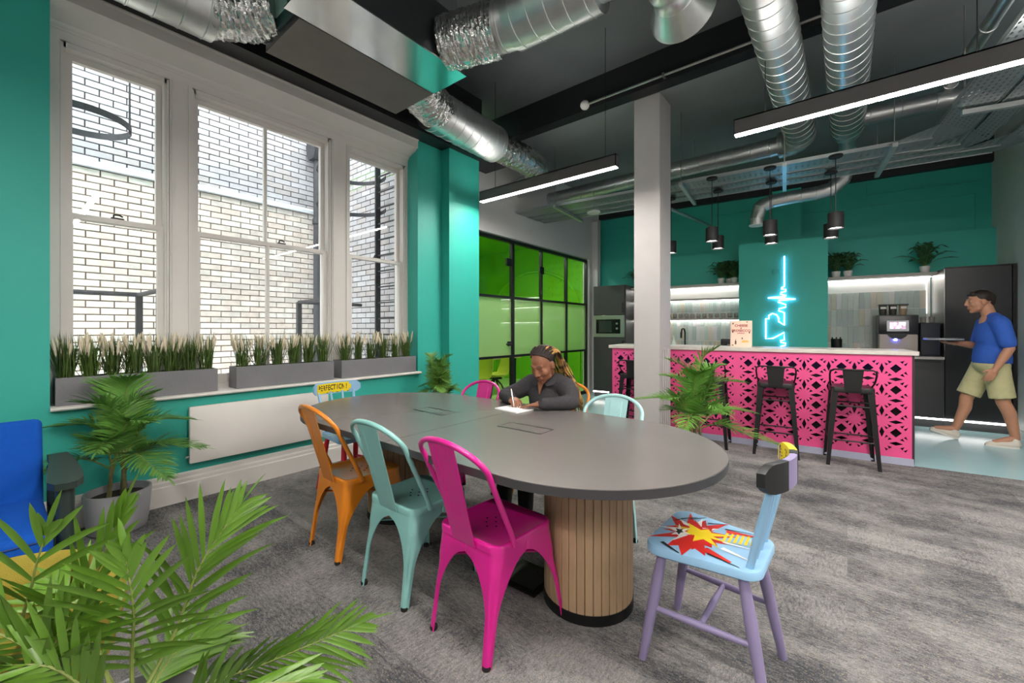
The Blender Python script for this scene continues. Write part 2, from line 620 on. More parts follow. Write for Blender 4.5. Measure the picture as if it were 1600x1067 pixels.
# ------------------------------------------------------------------ light well outside
BR_U = [mat('glazed_brick_%d' % i, c, 0.35, var=0.08, vscale=9, bump=0.15, bscale=40) for i, c in enumerate(('#bcb9bb', '#b4b0b1', '#b9b2b0', '#c2c0c3'))]
BR_L = [mat('stained_brick_%d' % i, c, 0.6, var=0.16, vscale=9, bump=0.3, bscale=40) for i, c in enumerate(('#e9ddd2', '#e2d3c7', '#ddd2c9', '#ece4db'))]
MORT_U = mat('dark_mortar', '#5d595b', 0.9, var=0.2, vscale=20)
MORT_L = mat('brown_mortar', '#947d6d', 0.9, var=0.35, vscale=8)
bx = bmesh.new()
bmesh.ops.create_cube(bx, size=1)
for v in bx.verts:
    v.co = Vector((v.co.x * 0.03, v.co.y * 0.213, v.co.z * 0.063))
bmesh.ops.bevel(bx, geom=[e for e in bx.edges if all(v.co.x > 0 for v in e.verts)], offset=0.005, segments=1, affect='EDGES')
tmp = MB().addbm(bx)
BMESH = {}
for i, mm in enumerate(BR_U):
    BMESH['u', i] = tmp.mesh('glazed_brick', mm)
for i, mm in enumerate(BR_L):
    BMESH['l', i] = tmp.mesh('stained_brick', mm)
LEDGE = 3.07
wo = MB()
wo.box(-6.75, -6.435, -4.5, 3.6, -1.5, 7.0)
wo.box(-6.6, -6.375, -4.5, 3.6, -1.5, LEDGE)
outer = struct('wall_lightwell', wo, [MORT_U])
wo2 = MB()
wo2.box(-6.385, -6.372, -4.5, 3.3, -1.5, LEDGE)
wo2.build('lower_render', MORT_L, outer)
le = MB()
le.prism([(-6.44, LEDGE + 0.06), (-6.30, LEDGE - 0.01), (-6.30, LEDGE - 0.05), (-6.44, LEDGE - 0.05)], -4.4, 3.3, axis='y')
le.build('stone_ledge', mat('ledge_stone', '#d8dbe0', 0.7, var=0.1), outer)
wp_ = MB()
wp_.box(-6.7, -4.32, 3.315, 3.6, -1.5, 7.0)
side = struct('wall_lightwell_end', wp_, MORT_U)
bricks = []
row = 0
z = 0.35
while z < 5.0:
    off = 0.1125 if row % 2 else 0.0
    y = -0.4 + off
    while y < 3.25:
        up = z > LEDGE + 0.03
        if up or z < LEDGE - 0.09:
            d = -(-6.4) * 0.627 + y * 0.779
            vis = 0.15 < y < 3.2 and 0.55 < z < 4.75
            x = (-6.425 if up else -6.363) + RND.uniform(-0.003, 0.003)
            bricks.append((d + (0 if vis else 50), x, y, z, 'u' if up else 'l', outer, 0.0))
        y += 0.225
    z += 0.075
    row += 1
row = 0
z = 0.35
while z < 5.0:
    off = 0.1125 if row % 2 else 0.0
    x = -6.2 + off
    while x < -4.45:
        bricks.append((6.0 - (x + 6.2) * 0.2, x, 3.305, z, 'u', side, -PI / 2))
        x += 0.225
    z += 0.075
    row += 1
bricks.sort(key=lambda q: q[0])
for (d, x, y, z, kd, par, rz) in bricks[:300]:
    child('brick', BMESH[kd, RND.randrange(4)], par, (x, y, z), (0, 0, rz))
rest = {}
for (d, x, y, z, kd, par, rz) in bricks[300:]:
    key = (par.name, kd)
    if key not in rest:
        rest[key] = (MB(), par)
    q = rest[key][0]
    q.cur = RND.randrange(4)
    if rz == 0:
        q.box(x - 0.015, x + 0.015, y - 0.1065, y + 0.1065, z - 0.0315, z + 0.0315)
    else:
        q.box(x - 0.1065, x + 0.1065, y - 0.015, y + 0.015, z - 0.0315, z + 0.0315)
for (pn, kd), (q, par) in rest.items():
    o = q.build('brickwork', BR_U if kd == 'u' else BR_L, par)
    o['kind'] = 'stuff'
# yard floor and the outer face of this building
yd = MB(); yd.box(-6.7, -4.3, -4.5, 3.6, -1.6, -1.5)
struct('floor_lightwell', yd, mat('yard_concrete', '#8f8a85', 0.9, var=0.2))

IRON = mat('weathered_black_iron', '#3b3a3d', 0.6, var=0.25, vscale=20)
def ring_band(c, r, h, a0=0, a1=2 * PI, n=40):
    q = MB()
    for rr in (1,):
        vs_ = []
        for i in range(n + 1):
            t = a0 + (a1 - a0) * i / n
            for dr, dz in ((-0.004, -h), (0.004, -h), (0.004, h), (-0.004, h)):
                vs_.append(Vector((c[0] + math.cos(t) * (r + dr), c[1] + math.sin(t) * (r + dr), c[2] + dz)))
        q.loft([vs_[4 * i:4 * i + 4] for i in range(n + 1)])
    return q
t = thing('ladder_hoop', 'dark iron hoop hanging on a thin rod outside the left window', 'hoop', (-5.2, 0.456, 3.1))
ring_band((0, 0, 0), 0.34, 0.028).build('band', IRON, t)
m_ = MB(); m_.cyl((0.12, 0.315, -0.05), (0.12, 0.315, 1.9), 0.008, n=6)
m_.build('rod', IRON, t)
def railing(label, pts, posts, cat='railing'):
    t = thing('metal_railing', label, cat, (pts[0][0], pts[0][1], 0))
    o = Vector((pts[0][0], pts[0][1], 0))
    for i in range(len(pts) - 1):
        q = MB(); q.cyl(Vector(pts[i]) - o, Vector(pts[i + 1]) - o, 0.021, n=8); q.build('rail', IRON, t)
        q = MB(); q.cyl(Vector(pts[i]) - o - Vector((0, 0, .5)), Vector(pts[i + 1]) - o - Vector((0, 0, .5)), 0.012, n=8); q.build('rail', IRON, t)
    for p in posts:
        q = MB(); q.box(p[0] - o.x - .024, p[0] - o.x + .024, p[1] - o.y - .024, p[1] - o.y + .024, -1.5, p[2]); q.build('post', IRON, t)
railing('grey iron handrail with posts outside the left window', [(-5.17, -0.2, 1.6), (-5.17, 0.85, 1.6), (-4.40, 0.86, 1.6)], [(-5.17, 0.85, 1.6), (-4.43, 0.86, 1.6)])
railing('grey iron handrail outside the right half of the middle window', [(-4.40, 2.28, 1.6), (-5.1, 2.28, 1.6), (-5.1, 3.1, 1.6)], [(-5.1, 2.28, 1.6)])
t = thing('downpipe', 'black cast iron downpipe with hopper head in the corner of the light well', 'pipe', (-6.2, 3.05, -1.5))
m_ = MB(); m_.cyl((0, 0, 0), (0, 0, 5.35), 0.062, n=16)
m_.build('pipe', IRON, t)
m_ = MB(); m_.prism([(-0.13, 0.28), (0.13, 0.28), (0.13, 0.10), (0.08, 0.0), (-0.08, 0.0), (-0.13, 0.10)], -0.11, 0.11, axis='y', M=Matrix.Translation((0, 0, 5.3)))
m_.build('hopper_head', IRON, t)
for zz in (1.6, 3.0, 4.35):
    m_ = MB(); m_.cyl((0, 0, zz), (0, 0, zz + 0.08), 0.078, n=16); m_.box(-0.11, 0.02, -0.03, 0.03, zz + 0.02, zz + 0.06)
    m_.build('socket_collar', IRON, t)
t = thing('wall_ladder', 'black iron wall ladder with rungs and cage hoops outside the right window', 'ladder', (-4.78, 3.14, -1.5))
for xx in (0.0, 0.42):
    m_ = MB(); m_.box(xx - 0.012, xx + 0.012, -0.035, 0.035, 0, 5.6); m_.build('stringer', IRON, t)
for i in range(26):
    m_ = MB(); m_.cyl((0, 0, 0.25 + i * 0.205), (0.42, 0, 0.25 + i * 0.205), 0.010, n=6); m_.build('rung', IRON, t)
for zz in (4.3, 4.72):
    ring_band((-0.0, -0.36, zz), 0.40, 0.024, PI * 0.35, PI * 1.65).build('cage_hoop', IRON, t)

# ------------------------------------------------------------------ radiator
t = thing('panel_radiator', 'flat white panel radiator on the teal wall below the window', 'radiator', (WX + 0.06, 0.906, 0.28))
m_ = MB(); m_.rbox(-0.012, 0.022, 0, 1.06, 0, 0.42, 0.006, 2)
m_.build('panel', WHITE, t)
for yy in (0.15, 0.9):
    m_ = MB(); m_.box(-0.058, -0.012, yy, yy + 0.04, 0.06, 0.36); m_.build('bracket', WHITE, t)
m_ = MB(); m_.cyl((0.0, 0.0, 0.05), (0.0, -0.02, 0.05), 0.012, n=10)
m_.build('valve', STEEL, t)

# ------------------------------------------------------------------ glazed partition and green room
GX = -4.05
gp = thing('glazed_partition', 'black framed glass partition with a door in front of the green room', 'partition', (GX, 4.0, 0))
gp['kind'] = 'structure'
MY = [4.02, 5.03, 5.81, 6.615, 7.363]
fr_ = MB()
for i, yy in enumerate(MY):
    w_ = 0.055 if i == 1 else 0.03
    fr_ = MB(); fr_.box(-0.03, 0.03, yy - 4.0 - w_ / 2, yy - 4.0 + w_ / 2, 0, 2.635); fr_.build('mullion', BLACKM, gp)
for zz, hh in ((0.0, 0.06), (0.845, 0.035), (1.745, 0.035), (2.60, 0.045)):
    fr_ = MB(); fr_.box(-0.028, 0.028, 0.0, 3.36, zz, zz + hh); fr_.build('transom', BLACKM, gp)
CLEAR = glass_mat('partition_glass', (0.90, 0.97, 0.88), refl=1.3)
FROST = glass_mat('frosted_film_glass', (0.92, 0.97, 0.9), frost=0.42, frost_col=(0.70, 0.93, 0.52), refl=2.0)
for i in range(4):
    for (z0, z1, mm) in ((0.06, 0.845, CLEAR), (0.88, 1.745, FROST), (1.78, 2.60, CLEAR)):
        g = MB(); g.box(-0.005, 0.005, MY[i] - 4.0 + 0.015, MY[i + 1] - 4.0 - 0.015, z0, z1); g.build('pane', mm, gp)
for (yy, zz) in ((0.93, 2.30), (1.81, 2.27), (-0.0, 2.3)):
    g = MB(); g.rbox(0.005, 0.03, yy - 0.06, yy + 0.06, zz - 0.06, zz + 0.06, 0.004, 1); g.build('hinge_plate', BLACKM, gp)
g = MB(); g.rbox(0.006, 0.03, 0.90, 1.00, 1.02, 1.09, 0.006, 1); g.tube([(0.03, 0.95, 1.055), (0.06, 0.95, 1.055), (0.065, 0.93, 1.055), (0.065, 0.82, 1.05)], 0.011, 8)
g.build('door_handle', BLACKM, gp)
LIME = mat('lime_green_paint', '#7cc81e', 0.5, var=0.06, vscale=3, bump=0.1, bscale=60)
gr = MB()
gr.box(-8.1, -8.0, 3.3, 8.6, 0, 3.5)
gr.box(-8.0, -4.13, 8.45, 8.6, 0, 3.5)
gr.box(-8.0, -4.35, 3.62, 3.75, 0, 3.5)
gr.box(-8.1, -4.13, 3.3, 8.6, 3.3, 3.5)
struct('wall_green_room', gr, LIME)
gf = MB(); gf.box(-8.1, -4.06, 3.6, 8.6, -0.1, 0.0)
struct('floor_green_room', gf, mat('pale_green_floor', '#c9d98f', 0.3, var=0.05))
ar = MB()
pts = [(-6.1 + math.cos(i * PI / 24) * 1.3, 1.75 + math.sin(i * PI / 24) * 0.95) for i in range(25)]
ar.tube([(p[0], 8.43, p[1]) for p in pts], 0.04, 6)
for xx in (-7.4, -4.8):
    ar.box(xx - 0.04, xx + 0.04, 8.39, 8.45, 0, 1.75)
struct('trim_6', ar, LIME)
# painted brick courses on the end wall of the green room
LB = MB()
LB.box(-0.105, 0.105, 0, 0.014, -0.03, 0.03)
LBM = LB.mesh('painted_brick', LIME)
endw = [o for o in bpy.data.objects if o.name == 'wall_green_room'][0]
k = 0
zz = 0.1
while zz < 2.9:
    xx = -5.75 + (0.11 if k % 2 else 0)
    while xx < -4.25:
        child('painted_brick', LBM, endw, (xx, 8.437, zz))
        xx += 0.225
    zz += 0.075 if zz < 0.85 else 0.15
    k += 1
t = thing('linear_lamp', 'long white ceiling lamp inside the green room', 'lamp', (-4.62, 5.9, 3.05))
m_ = MB(); m_.box(-0.06, 0.06, -1.6, 1.6, 0.0, 0.09); m_.build('housing', WHITE, t)
m_ = MB(); m_.box(-0.05, 0.05, -1.58, 1.58, -0.012, 0.001); m_.build('diffuser', emit('green_room_lamp', (1, 1, 0.95), 34.0), t)
# ------------------------------------------------------------------ bar
def kthing(name, label, cat, x, y, z=0.0, group=None, rot=0.0):
    return thing(name, label, cat, K(x, y, z), TH + rot, group)

PINK = mat('pink_lattice_paint', '#e4528d', 0.45, var=0.03)
DARKIN = mat('dark_bar_carcass', '#2a2024', 0.7)
STONE = mat('pale_stone_worktop', '#cdc6bf', 0.35, var=0.08, vscale=14)
bar = kthing('bar_counter', 'bar with bright pink cut-out lattice front and pale stone top', 'bar', -2.9, 0.0)
m_ = MB(); m_.rbox(-0.045, 2.948, -0.02, 0.60, 1.030, 1.070, 0.004, 1); m_.build('worktop', STONE, bar)
m_ = MB(); m_.box(0.0, 2.9, 0.10, 0.50, 0.0, 1.03); m_.build('carcass', DARKIN, bar)
ENDP = mat('aubergine_end_panel', '#3d2c33', 0.4, var=0.05)
m_ = MB(); m_.box(2.9, 2.918, 0.0, 0.55, 0.0, 1.03); m_.build('end_panel', ENDP, bar)
m_ = MB(); m_.box(-0.018, 0.0, 0.0, 0.55, 0.0, 1.03); m_.build('end_panel', ENDP, bar)
m_ = MB(); m_.prism([(-0.035, 0.0), (0.0, 0.0), (0.0, 0.06), (-0.012, 0.06)], -0.01, 2.91, axis='x'); m_.build('plinth', mat('grey_blue_plinth', '#8d90a5', 0.5), bar)
m_ = MB(); m_.box(0.02, 2.88, 0.055, 0.07, 0.985, 1.0); m_.build('blue_strip_light', emit('blue_strip', (0.12, 0.12, 1.0), 3.0), bar)

def lattice_cell(a):
    """square cell: holes are a big diamond, slim diamonds on the edges and small triangles"""
    h = a / 2
    holes = [[(-0.215 * a, 0), (0, -0.215 * a), (0.215 * a, 0), (0, 0.215 * a)]]
    sl, sw = 0.26 * a, 0.095 * a
    for sx in (-1, 1):
        holes.append([(sx * h, -sl), (sx * (h - sw), 0), (sx * h, sl), (sx * (h + sw), 0)])
        holes.append([(-sl, sx * h), (0, sx * (h - sw)), (sl, sx * h), (0, sx * (h + sw))])
    for sx in (-1, 1):
        for sy in (-1, 1):
            holes.append([(sx * 0.135 * a, sy * 0.315 * a), (sx * 0.305 * a, sy * 0.385 * a), (sx * 0.235 * a, sy * 0.225 * a)])
            holes.append([(sx * 0.345 * a, sy * 0.125 * a), (sx * 0.415 * a, sy * 0.295 * a), (sx * 0.265 * a, sy * 0.20 * a)])
    return holes

def inside(p, poly):
    c = False
    n = len(poly)
    for i in range(n):
        x1, y1 = poly[i]
        x2, y2 = poly[(i + 1) % n]
        if (y1 > p[1]) != (y2 > p[1]) and p[0] < (x2 - x1) * (p[1] - y1) / (y2 - y1) + x1:
            c = not c
    return c

def lattice_panel(nx, nz, a, z_first, x_pad, z0, z1, width, th):
    holes = []
    for i in range(nx):
        for j in range(nz):
            cx, cz = x_pad + a * (i + 0.5), z_first + a * j
            for q in lattice_cell(a):
                mx = sum(p[0] for p in q) / 4 if len(q) == 4 else 0
                pts = [(cx + p[0], cz + p[1]) for p in q]
                holes.append(pts)
    uniq = {}
    for h in holes:
        key = (round(sum(p[0] for p in h) / len(h), 3), round(sum(p[1] for p in h) / len(h), 3))
        if all(0.012 < p[0] < width - 0.012 and z0 + 0.012 < p[1] < z1 - 0.01 for p in h):
            uniq[key] = h
    holes = list(uniq.values())
    vs_ = [Vector(p) for p in ((0, z0), (width, z0), (width, z1), (0, z1))]
    es = [(0, 1), (1, 2), (2, 3), (3, 0)]
    for h in holes:
        o = len(vs_)
        vs_ += [Vector(p) for p in h]
        es += [(o + i, o + (i + 1) % len(h)) for i in range(len(h))]
    ov, oe, of, _, _, _ = delaunay_2d_cdt(vs_, es, [], 1, 1e-5)
    cells = {}
    for h in holes:
        xs = [p[0] for p in h]
        zs = [p[1] for p in h]
        for i in range(int(min(xs) / 0.1), int(max(xs) / 0.1) + 1):
            for j in range(int(min(zs) / 0.1), int(max(zs) / 0.1) + 1):
                cells.setdefault((i, j), []).append(h)
    of = delaunay_2d_cdt(vs_, es, [], 0, 1e-5)
    ov, _, tris = of[0], of[1], of[2]
    keep = []
    for t_ in tris:
        c = sum((ov[i] for i in t_), Vector((0, 0))) / len(t_)
        if not (0 <= c[0] <= width and z0 <= c[1] <= z1):
            continue
        if any(inside(c, h) for h in cells.get((int(c[0] / 0.1), int(c[1] / 0.1)), [])):
            continue
        keep.append(tuple(t_))
    edges = {}
    for t_ in keep:
        for i in range(len(t_)):
            a_, b2 = t_[i], t_[(i + 1) % len(t_)]
            k_ = (min(a_, b2), max(a_, b2))
            edges[k_] = edges.get(k_, 0) + 1
    n = len(ov)
    q = MB()
    v3 = [Vector((p[0], 0, p[1])) for p in ov] + [Vector((p[0], th, p[1])) for p in ov]
    f3 = [t_ for t_ in keep] + [tuple(i + n for i in t_[::-1]) for t_ in keep]
    f3 += [(a_, b2, b2 + n, a_ + n) for (a_, b2), c in edges.items() if c == 1]
    q._add(v3, f3)
    return q
LA = 0.2045
LM = lattice_panel(7, 6, LA, 0.085, 0.009, 0.055, 1.03, 1.45, 0.014).mesh('lattice_panel', PINK, 30)
child('lattice_panel', LM, bar, (0.0, 0.0, 0.0))
child('lattice_panel', LM, bar, (1.45, 0.0, 0.0))

# ------------------------------------------------------------------ back kitchen
tl = kthing('tall_oven_cabinet', 'tall charcoal cabinet with built-in microwave at the left end of the kitchen', 'cabinet', -4.03, 2.12)
m_ = MB(); m_.box(0.0, 0.62, 0.02, 0.60, 0.10, 2.085); m_.build('carcass', CHAR, tl)
for (z0, z1) in ((1.545, 2.08), (0.12, 1.12)):
    d_o = MB(); d_o.rbox(0.004, 0.60, 0.0, 0.02, z0, z1, 0.003, 1); dd = d_o.build('door', CHAR, tl)
    h_ = MB(); h_.box(0.55, 0.59, -0.006, 0.0, z0 + (0.03 if z0 > 1 else 0.72), z0 + (0.22 if z0 > 1 else 0.95)); h_.build('handle', BLACKM, dd)
mw = MB(); mw.rbox(0.006, 0.60, -0.008, 0.02, 1.13, 1.535, 0.003, 1); mwo = mw.build('microwave', STEEL, tl)
q = MB(); q.rbox(0.06, 0.525, -0.016, -0.006, 1.195, 1.46, 0.004, 1); q.build('front', mat('microwave_black_glass', '#101312', 0.08), mwo)
q = MB(); q.rbox(0.12, 0.36, -0.018, -0.016, 1.22, 1.43, 0.002, 1); q.build('window', mat('microwave_window', '#2a3330', 0.1), mwo)
for zz in (1.29, 1.38):
    q = MB(); q.cyl((0.465, -0.016, zz), (0.465, -0.035, zz), 0.019, n=16); q.build('knob', STEEL, mwo)
q = MB(); q.box(0.0, 0.62, 0.06, 0.5, 0.0, 0.10); q.build('plinth', CHAR, tl)
q = MB(); q.box(0.0, 0.30, 0.0, 0.016, 0.095, 0.117); q.build('plinth_light', STRIPM, tl)

rc = kthing('tall_cupboard', 'tall black cupboard at the right end of the kitchen behind the walking man', 'cabinet', 0.71, 2.15)
m_ = MB(); m_.box(0.0, 0.61, 0.02, 0.59, 0.12, 2.055); m_.build('carcass', BLACKM, rc)
for x0, x1 in ((0.004, 0.575),):
    q = MB(); q.rbox(x0, x1, 0.0, 0.02, 0.14, 2.05, 0.003, 1); q.build('door', mat('black_laminate', '#26272a', 0.35, var=0.05), rc)
q = MB(); q.box(0.58, 0.61, -0.006, 0.02, 0.0, 2.06); q.build('filler_panel', BLACKM, rc)
q = MB(); q.box(0.0, 0.61, -0.006, 0.02, 2.05, 2.066); q.build('cornice', BLACKM, rc)
q = MB(); q.box(-0.004, 0.0, 0.0, 0.59, 0.92, 2.05); q.build('steel_side', STEEL, rc)
q = MB(); q.box(0.0, 0.58, 0.06, 0.5, 0.0, 0.12); q.build('plinth', CHAR, rc)
q = MB(); q.box(-0.28, 0.575, -0.012, -0.001, 0.113, 0.135); q.build('plinth_light', STRIPM, rc)

# base units and worktop
bu_x = [-3.40, -2.80, -2.20, -1.62, -1.00, -0.45, 0.15, 0.705]
for i in range(7):
    front = 2.14
    x0, x1 = bu_x[i], bu_x[i + 1]
    side_ = ['under the sink beside the tall microwave cabinet', 'below the left end of the tap', 'below the soap and tap', 'left part under the neon sign', 'right part under the neon sign', 'left of the coffee machine', 'right below the coffee machine']
    u = kthing('base_cabinet', 'charcoal kitchen base cabinet ' + side_[i], 'cabinet', x0, front)
    q = MB(); q.box(0.0, x1 - x0, 0.02, 0.56 if not (3 <= i <= 4) else 0.05, 0.12, 0.885); q.build('carcass', CHAR, u)
    q = MB(); q.rbox(0.003, x1 - x0 - 0.003, 0.0, 0.02, 0.125, 0.88, 0.003, 1); dd = q.build('door', CHAR, u)
    q = MB(); q.box(0.03, x1 - x0 - 0.03, -0.004, 0.0, 0.85, 0.87); q.build('handle', BLACKM, dd)
    q = MB(); q.box(0.0, x1 - x0, 0.06, 0.08, 0.0, 0.12); q.build('plinth', CHAR, u)
for (x0, x1, lab) in ((-3.40, -1.615, 'pale worktop with the sink left of the neon sign'), (-0.473, 0.703, 'pale worktop under the coffee machine')):
    u = kthing('worktop', lab, 'worktop', x0, 2.12, 0.887)
    q = MB(); q.rbox(0, x1 - x0, 0.0, 0.62, 0.0, 0.035, 0.004, 1); q.build('slab', STONE, u)
# splashback tiles
TC = ['#afbdb6', '#a3b3ae', '#bdc4bf', '#b3bcba', '#c6c8c5', '#c4bcb0', '#a6b2b0', '#b9c3be', '#c4c4c7', '#bbb8a6']
TM = [mat('glazed_tile_%d' % i, c, 0.14, var=0.05, vscale=8) for i, c in enumerate(TC)]
tb = MB(); tb.rbox(-0.031, 0.031, -0.008, 0.0, -0.123, 0.123, 0.002, 1)
TMESH = [tb.mesh('tile', mm) for mm in TM]
GROUT = mat('white_grout', '#e3e3e0', 0.8)
for (x0, x1, nm) in ((-3.39, -1.62, 'wall_splashback_left'), (-0.472, 0.70, 'wall_splashback_right')):
    g = MB(); g.box(x0, x1, 2.737, 2.75, 0.92, 2.02)
    o = kstruct(nm, g, GROUT)
    for r_ in range(5):
        zc = 0.945 + r_ * 0.252
        if zc + 0.12 > 2.06:
            break
        xx = x0 + 0.034
        while xx < x1 - 0.03:
            child('tile', TMESH[RND.choice((0, 0, 1, 1, 2, 3, 4, 5, 6, 6, 7, 7, 8, 9))], o, (xx, 2.737, zc))
            xx += 0.0665
q = MB(); q.box(0.658, 0.664, 2.722, 2.737, 1.5, 2.0); tr_ = kstruct('trim_7', q, emit('trim_reflection_glow', (1, 1, 0.97), 1.1))  # metal tile edge; its bright reflection is put in as emission, no lamp
# shelves with strip lights below
SHELFM = mat('grey_shelf_board', '#a9a49f', 0.5, var=0.06, vscale=12)
def shelf(label, x0, x1, z, depth=0.33, th=0.035):
    s_ = kthing('wall_shelf', label, 'shelf', x0, 2.75 - depth, z)
    q = MB(); q.rbox(0, x1 - x0, 0.0, depth - 0.015, -th, 0.0, 0.003, 1); q.build('board', SHELFM, s_)
    q = MB(); q.box(0.01, x1 - x0 - 0.01, depth - 0.075, depth - 0.045, -th - 0.012, -th); q.build('strip_light', STRIPM, s_)
    return s_
shelf('grey shelf board carrying the fern pots left of the neon sign', -3.40, -1.612, 2.045)
shelf('empty middle shelf left of the neon sign with a light below', -3.40, -1.612, 1.81, 0.25, 0.025)
shelf('lowest shelf left of the neon sign, holding glass tumblers', -3.40, -1.612, 1.462, 0.25, 0.025)
shelf('grey shelf board carrying fern pots above the coffee machine', -0.476, 0.705, 2.045)

# tumblers
TUMB = glass_mat('smoky_tumbler_glass', (0.86, 0.84, 0.82), frost=0.25, frost_col=(0.55, 0.52, 0.50), refl=1.4)
g = MB(); g.lathe([(0.028, 0.0), (0.036, 0.03), (0.038, 0.07), (0.036, 0.088), (0.0335, 0.088), (0.034, 0.03), (0.026, 0.008)], 16)
first = None
xs = [-2.86 + i * 0.0985 for i in range(13)] + [-3.30, -3.20]
ORD = ['first', 'second', 'third', 'fourth', 'fifth', 'sixth', 'seventh', 'eighth', 'ninth', 'tenth', 'eleventh', 'twelfth', 'thirteenth']
for ti, x in enumerate(xs):
    lab = ('smoky glass tumbler on the lowest kitchen shelf, %s from the neon panel' % ORD[12 - ti]) if ti < 13 else ('smoky glass tumbler on the lowest shelf beside the microwave cabinet, %s one' % ('left' if ti == 13 else 'right'))
    if first is None:
        first = thing('tumbler', lab, 'glass', K(x, 2.62, 1.463), TH, 'tumblers on the lowest kitchen shelf')
        g.build('glass_body', TUMB, first)
        q = MB(); q.lathe([(0.0345, 0.0), (0.039, 0.002), (0.039, 0.006), (0.0345, 0.008)], 16); q.build('rim', mat('frosted_rim', '#b5aca6', 0.2), first)
    else:
        dup(first, K(x, 2.60, 1.463), TH, lab, 'tumblers on the lowest kitchen shelf')

# tap, soap bottle, sink tray
t = kthing('kitchen_tap', 'matt black kitchen tap with a pull-down spout by the sink', 'tap', -2.48, 2.55, 0.922)
q = MB(); q.cyl((0, 0, 0), (0, 0, 0.02), 0.028, n=16); q.build('base', BLACKM, t)
q = MB(); q.tube([(0, 0, 0.02), (0, 0, 0.30), (-0.01, -0.02, 0.355), (-0.02, -0.07, 0.37), (-0.03, -0.12, 0.35), (-0.035, -0.14, 0.29)], 0.014, 10); q.build('neck', BLACKM, t)
q = MB(); q.cyl((-0.035, -0.14, 0.30), (-0.037, -0.145, 0.20), 0.018, 0.015, 12); q.build('spray_head', BLACKM, t)
t = kthing('soap_bottle', 'small clear soap bottle with a green label left of the tap', 'bottle', -2.66, 2.50, 0.922)
q = MB(); q.lathe([(0.0, 0), (0.034, 0.0), (0.036, 0.01), (0.036, 0.12), (0.018, 0.16), (0.014, 0.19), (0.0, 0.19)], 16); q.build('body', mat('milky_plastic', '#d9e6e0', 0.2), t)
q = MB(); q.lathe([(0.0365, 0.03), (0.0372, 0.03), (0.0372, 0.08), (0.0365, 0.08)], 16); q.build('wrap', mat('green_print', '#2f8f5a', 0.4), t)
q = MB(); q.cyl((0, 0, 0.19), (0, 0, 0.23), 0.01, n=8); q.box(-0.03, 0.006, -0.006, 0.006, 0.225, 0.237); q.build('pump', CERAM, t)
# poster stand on the bar
t = kthing('poster_stand', 'cream menu poster with red lettering standing on the bar', 'sign', -1.425, 0.20, 1.071)
PM = Matrix.Rotation(math.radians(-8), 4, 'X')
q = MB(); q.rbox(-0.105, 0.105, -0.004, 0.004, 0.0, 0.302, 0.002, 1, M=PM); q.build('board', mat('poster_cream_print', '#f1cfb9', 0.4), t)
q = MB(); q.rbox(-0.112, 0.112, 0.004, 0.008, 0.0, 0.310, 0.002, 1, M=PM); q.build('acrylic_back', mat('poster_back', '#e8dccb', 0.2), t)
q = MB(); q.box(-0.11, 0.11, -0.02, 0.06, -0.0005, 0.005); q.build('foot', mat('poster_foot', '#e8dccb', 0.2), t)
REDT = mat('red_print', '#a0241e', 0.5)
def text_part(body, size, m, parent, M, name='lettering', ext=0.0004):
    cu = bpy.data.curves.new(name, 'FONT')
    cu.body = body
    cu.size = size
    cu.extrude = ext
    cu.offset = size * 0.022
    cu.align_x = 'CENTER'
    cu.align_y = 'CENTER'
    tmp_o = bpy.data.objects.new('tmp', cu)
    COL.objects.link(tmp_o)
    dg = bpy.context.evaluated_depsgraph_get()
    me = bpy.data.meshes.new_from_object(tmp_o.evaluated_get(dg))
    bpy.data.objects.remove(tmp_o)
    bpy.data.curves.remove(cu)
    me.transform(M)
    me.materials.clear()
    me.materials.append(m)
    o = bpy.data.objects.new(name, me)
    COL.objects.link(o)
    o.parent = parent
    return o
RX = Matrix.Rotation(PI / 2, 4, 'X')
for body, size, zz in (('CHEESE', 0.040, 0.250), ('&', 0.024, 0.220), ('PROSECCO', 0.038, 0.19), ('EVENING', 0.018, 0.16)):
    text_part(body, size, REDT, t, PM @ Matrix.Translation((0, -0.0052, zz)) @ RX)
PRT = mat('brown_print', '#5b4a3d', 0.6)
for (x, z, w, h) in ((-0.085, 0.275, 0.014, 0.018), (0.06, 0.293, 0.012, 0.012), (-0.085, 0.178, 0.012, 0.024), (0.085, 0.17, 0.012, 0.022), (-0.055, 0.05, 0.018, 0.04), (-0.055, 0.08, 0.006, 0.02), (0.012, 0.1, 0.012, 0.02), (-0.085, 0.02, 0.016, 0.012)):
    q = MB(); q.box(x - w / 2, x + w / 2, -0.0052, -0.004, z - h / 2, z + h / 2, M=PM); q.build('print_mark', PRT, t)
q = MB(); q.prism([(0.0, 0.05), (0.08, 0.055), (0.075, 0.075), (0.02, 0.08)], -0.0052, -0.004, axis='y', M=PM); q.build('print_mark', mat('yellow_print', '#e5b25e', 0.6), t)
# black box on the back worktop, cups
t = kthing('toaster', 'black bread toaster on the back worktop behind the poster', 'toaster', -1.745, 2.32, 0.922)
q = MB(); q.rbox(-0.13, 0.115, -0.10, 0.10, 0.012, 0.20, 0.02, 2); q.build('body', BLACKM, t)
q = MB(); q.box(-0.03, 0.08, -0.104, -0.098, 0.10, 0.112); q.build('chrome_strip', STEEL, t)
q = MB(); q.box(-0.10, 0.09, -0.03, 0.03, 0.198, 0.203); q.build('slot', STEEL, t)
q = MB(); q.box(-0.11, 0.10, -0.08, 0.08, 0.0, 0.012); q.build('foot', BLACKM, t)
t = kthing('utensil_pot', 'black pot on the worktop just right of the neon sign', 'pot', -0.37, 2.33, 0.922)
q = MB(); q.lathe([(0.0, 0), (0.058, 0), (0.062, 0.01), (0.066, 0.215), (0.060, 0.215), (0.056, 0.02), (0, 0.02)], 20); q.build('body', BLACKM, t)
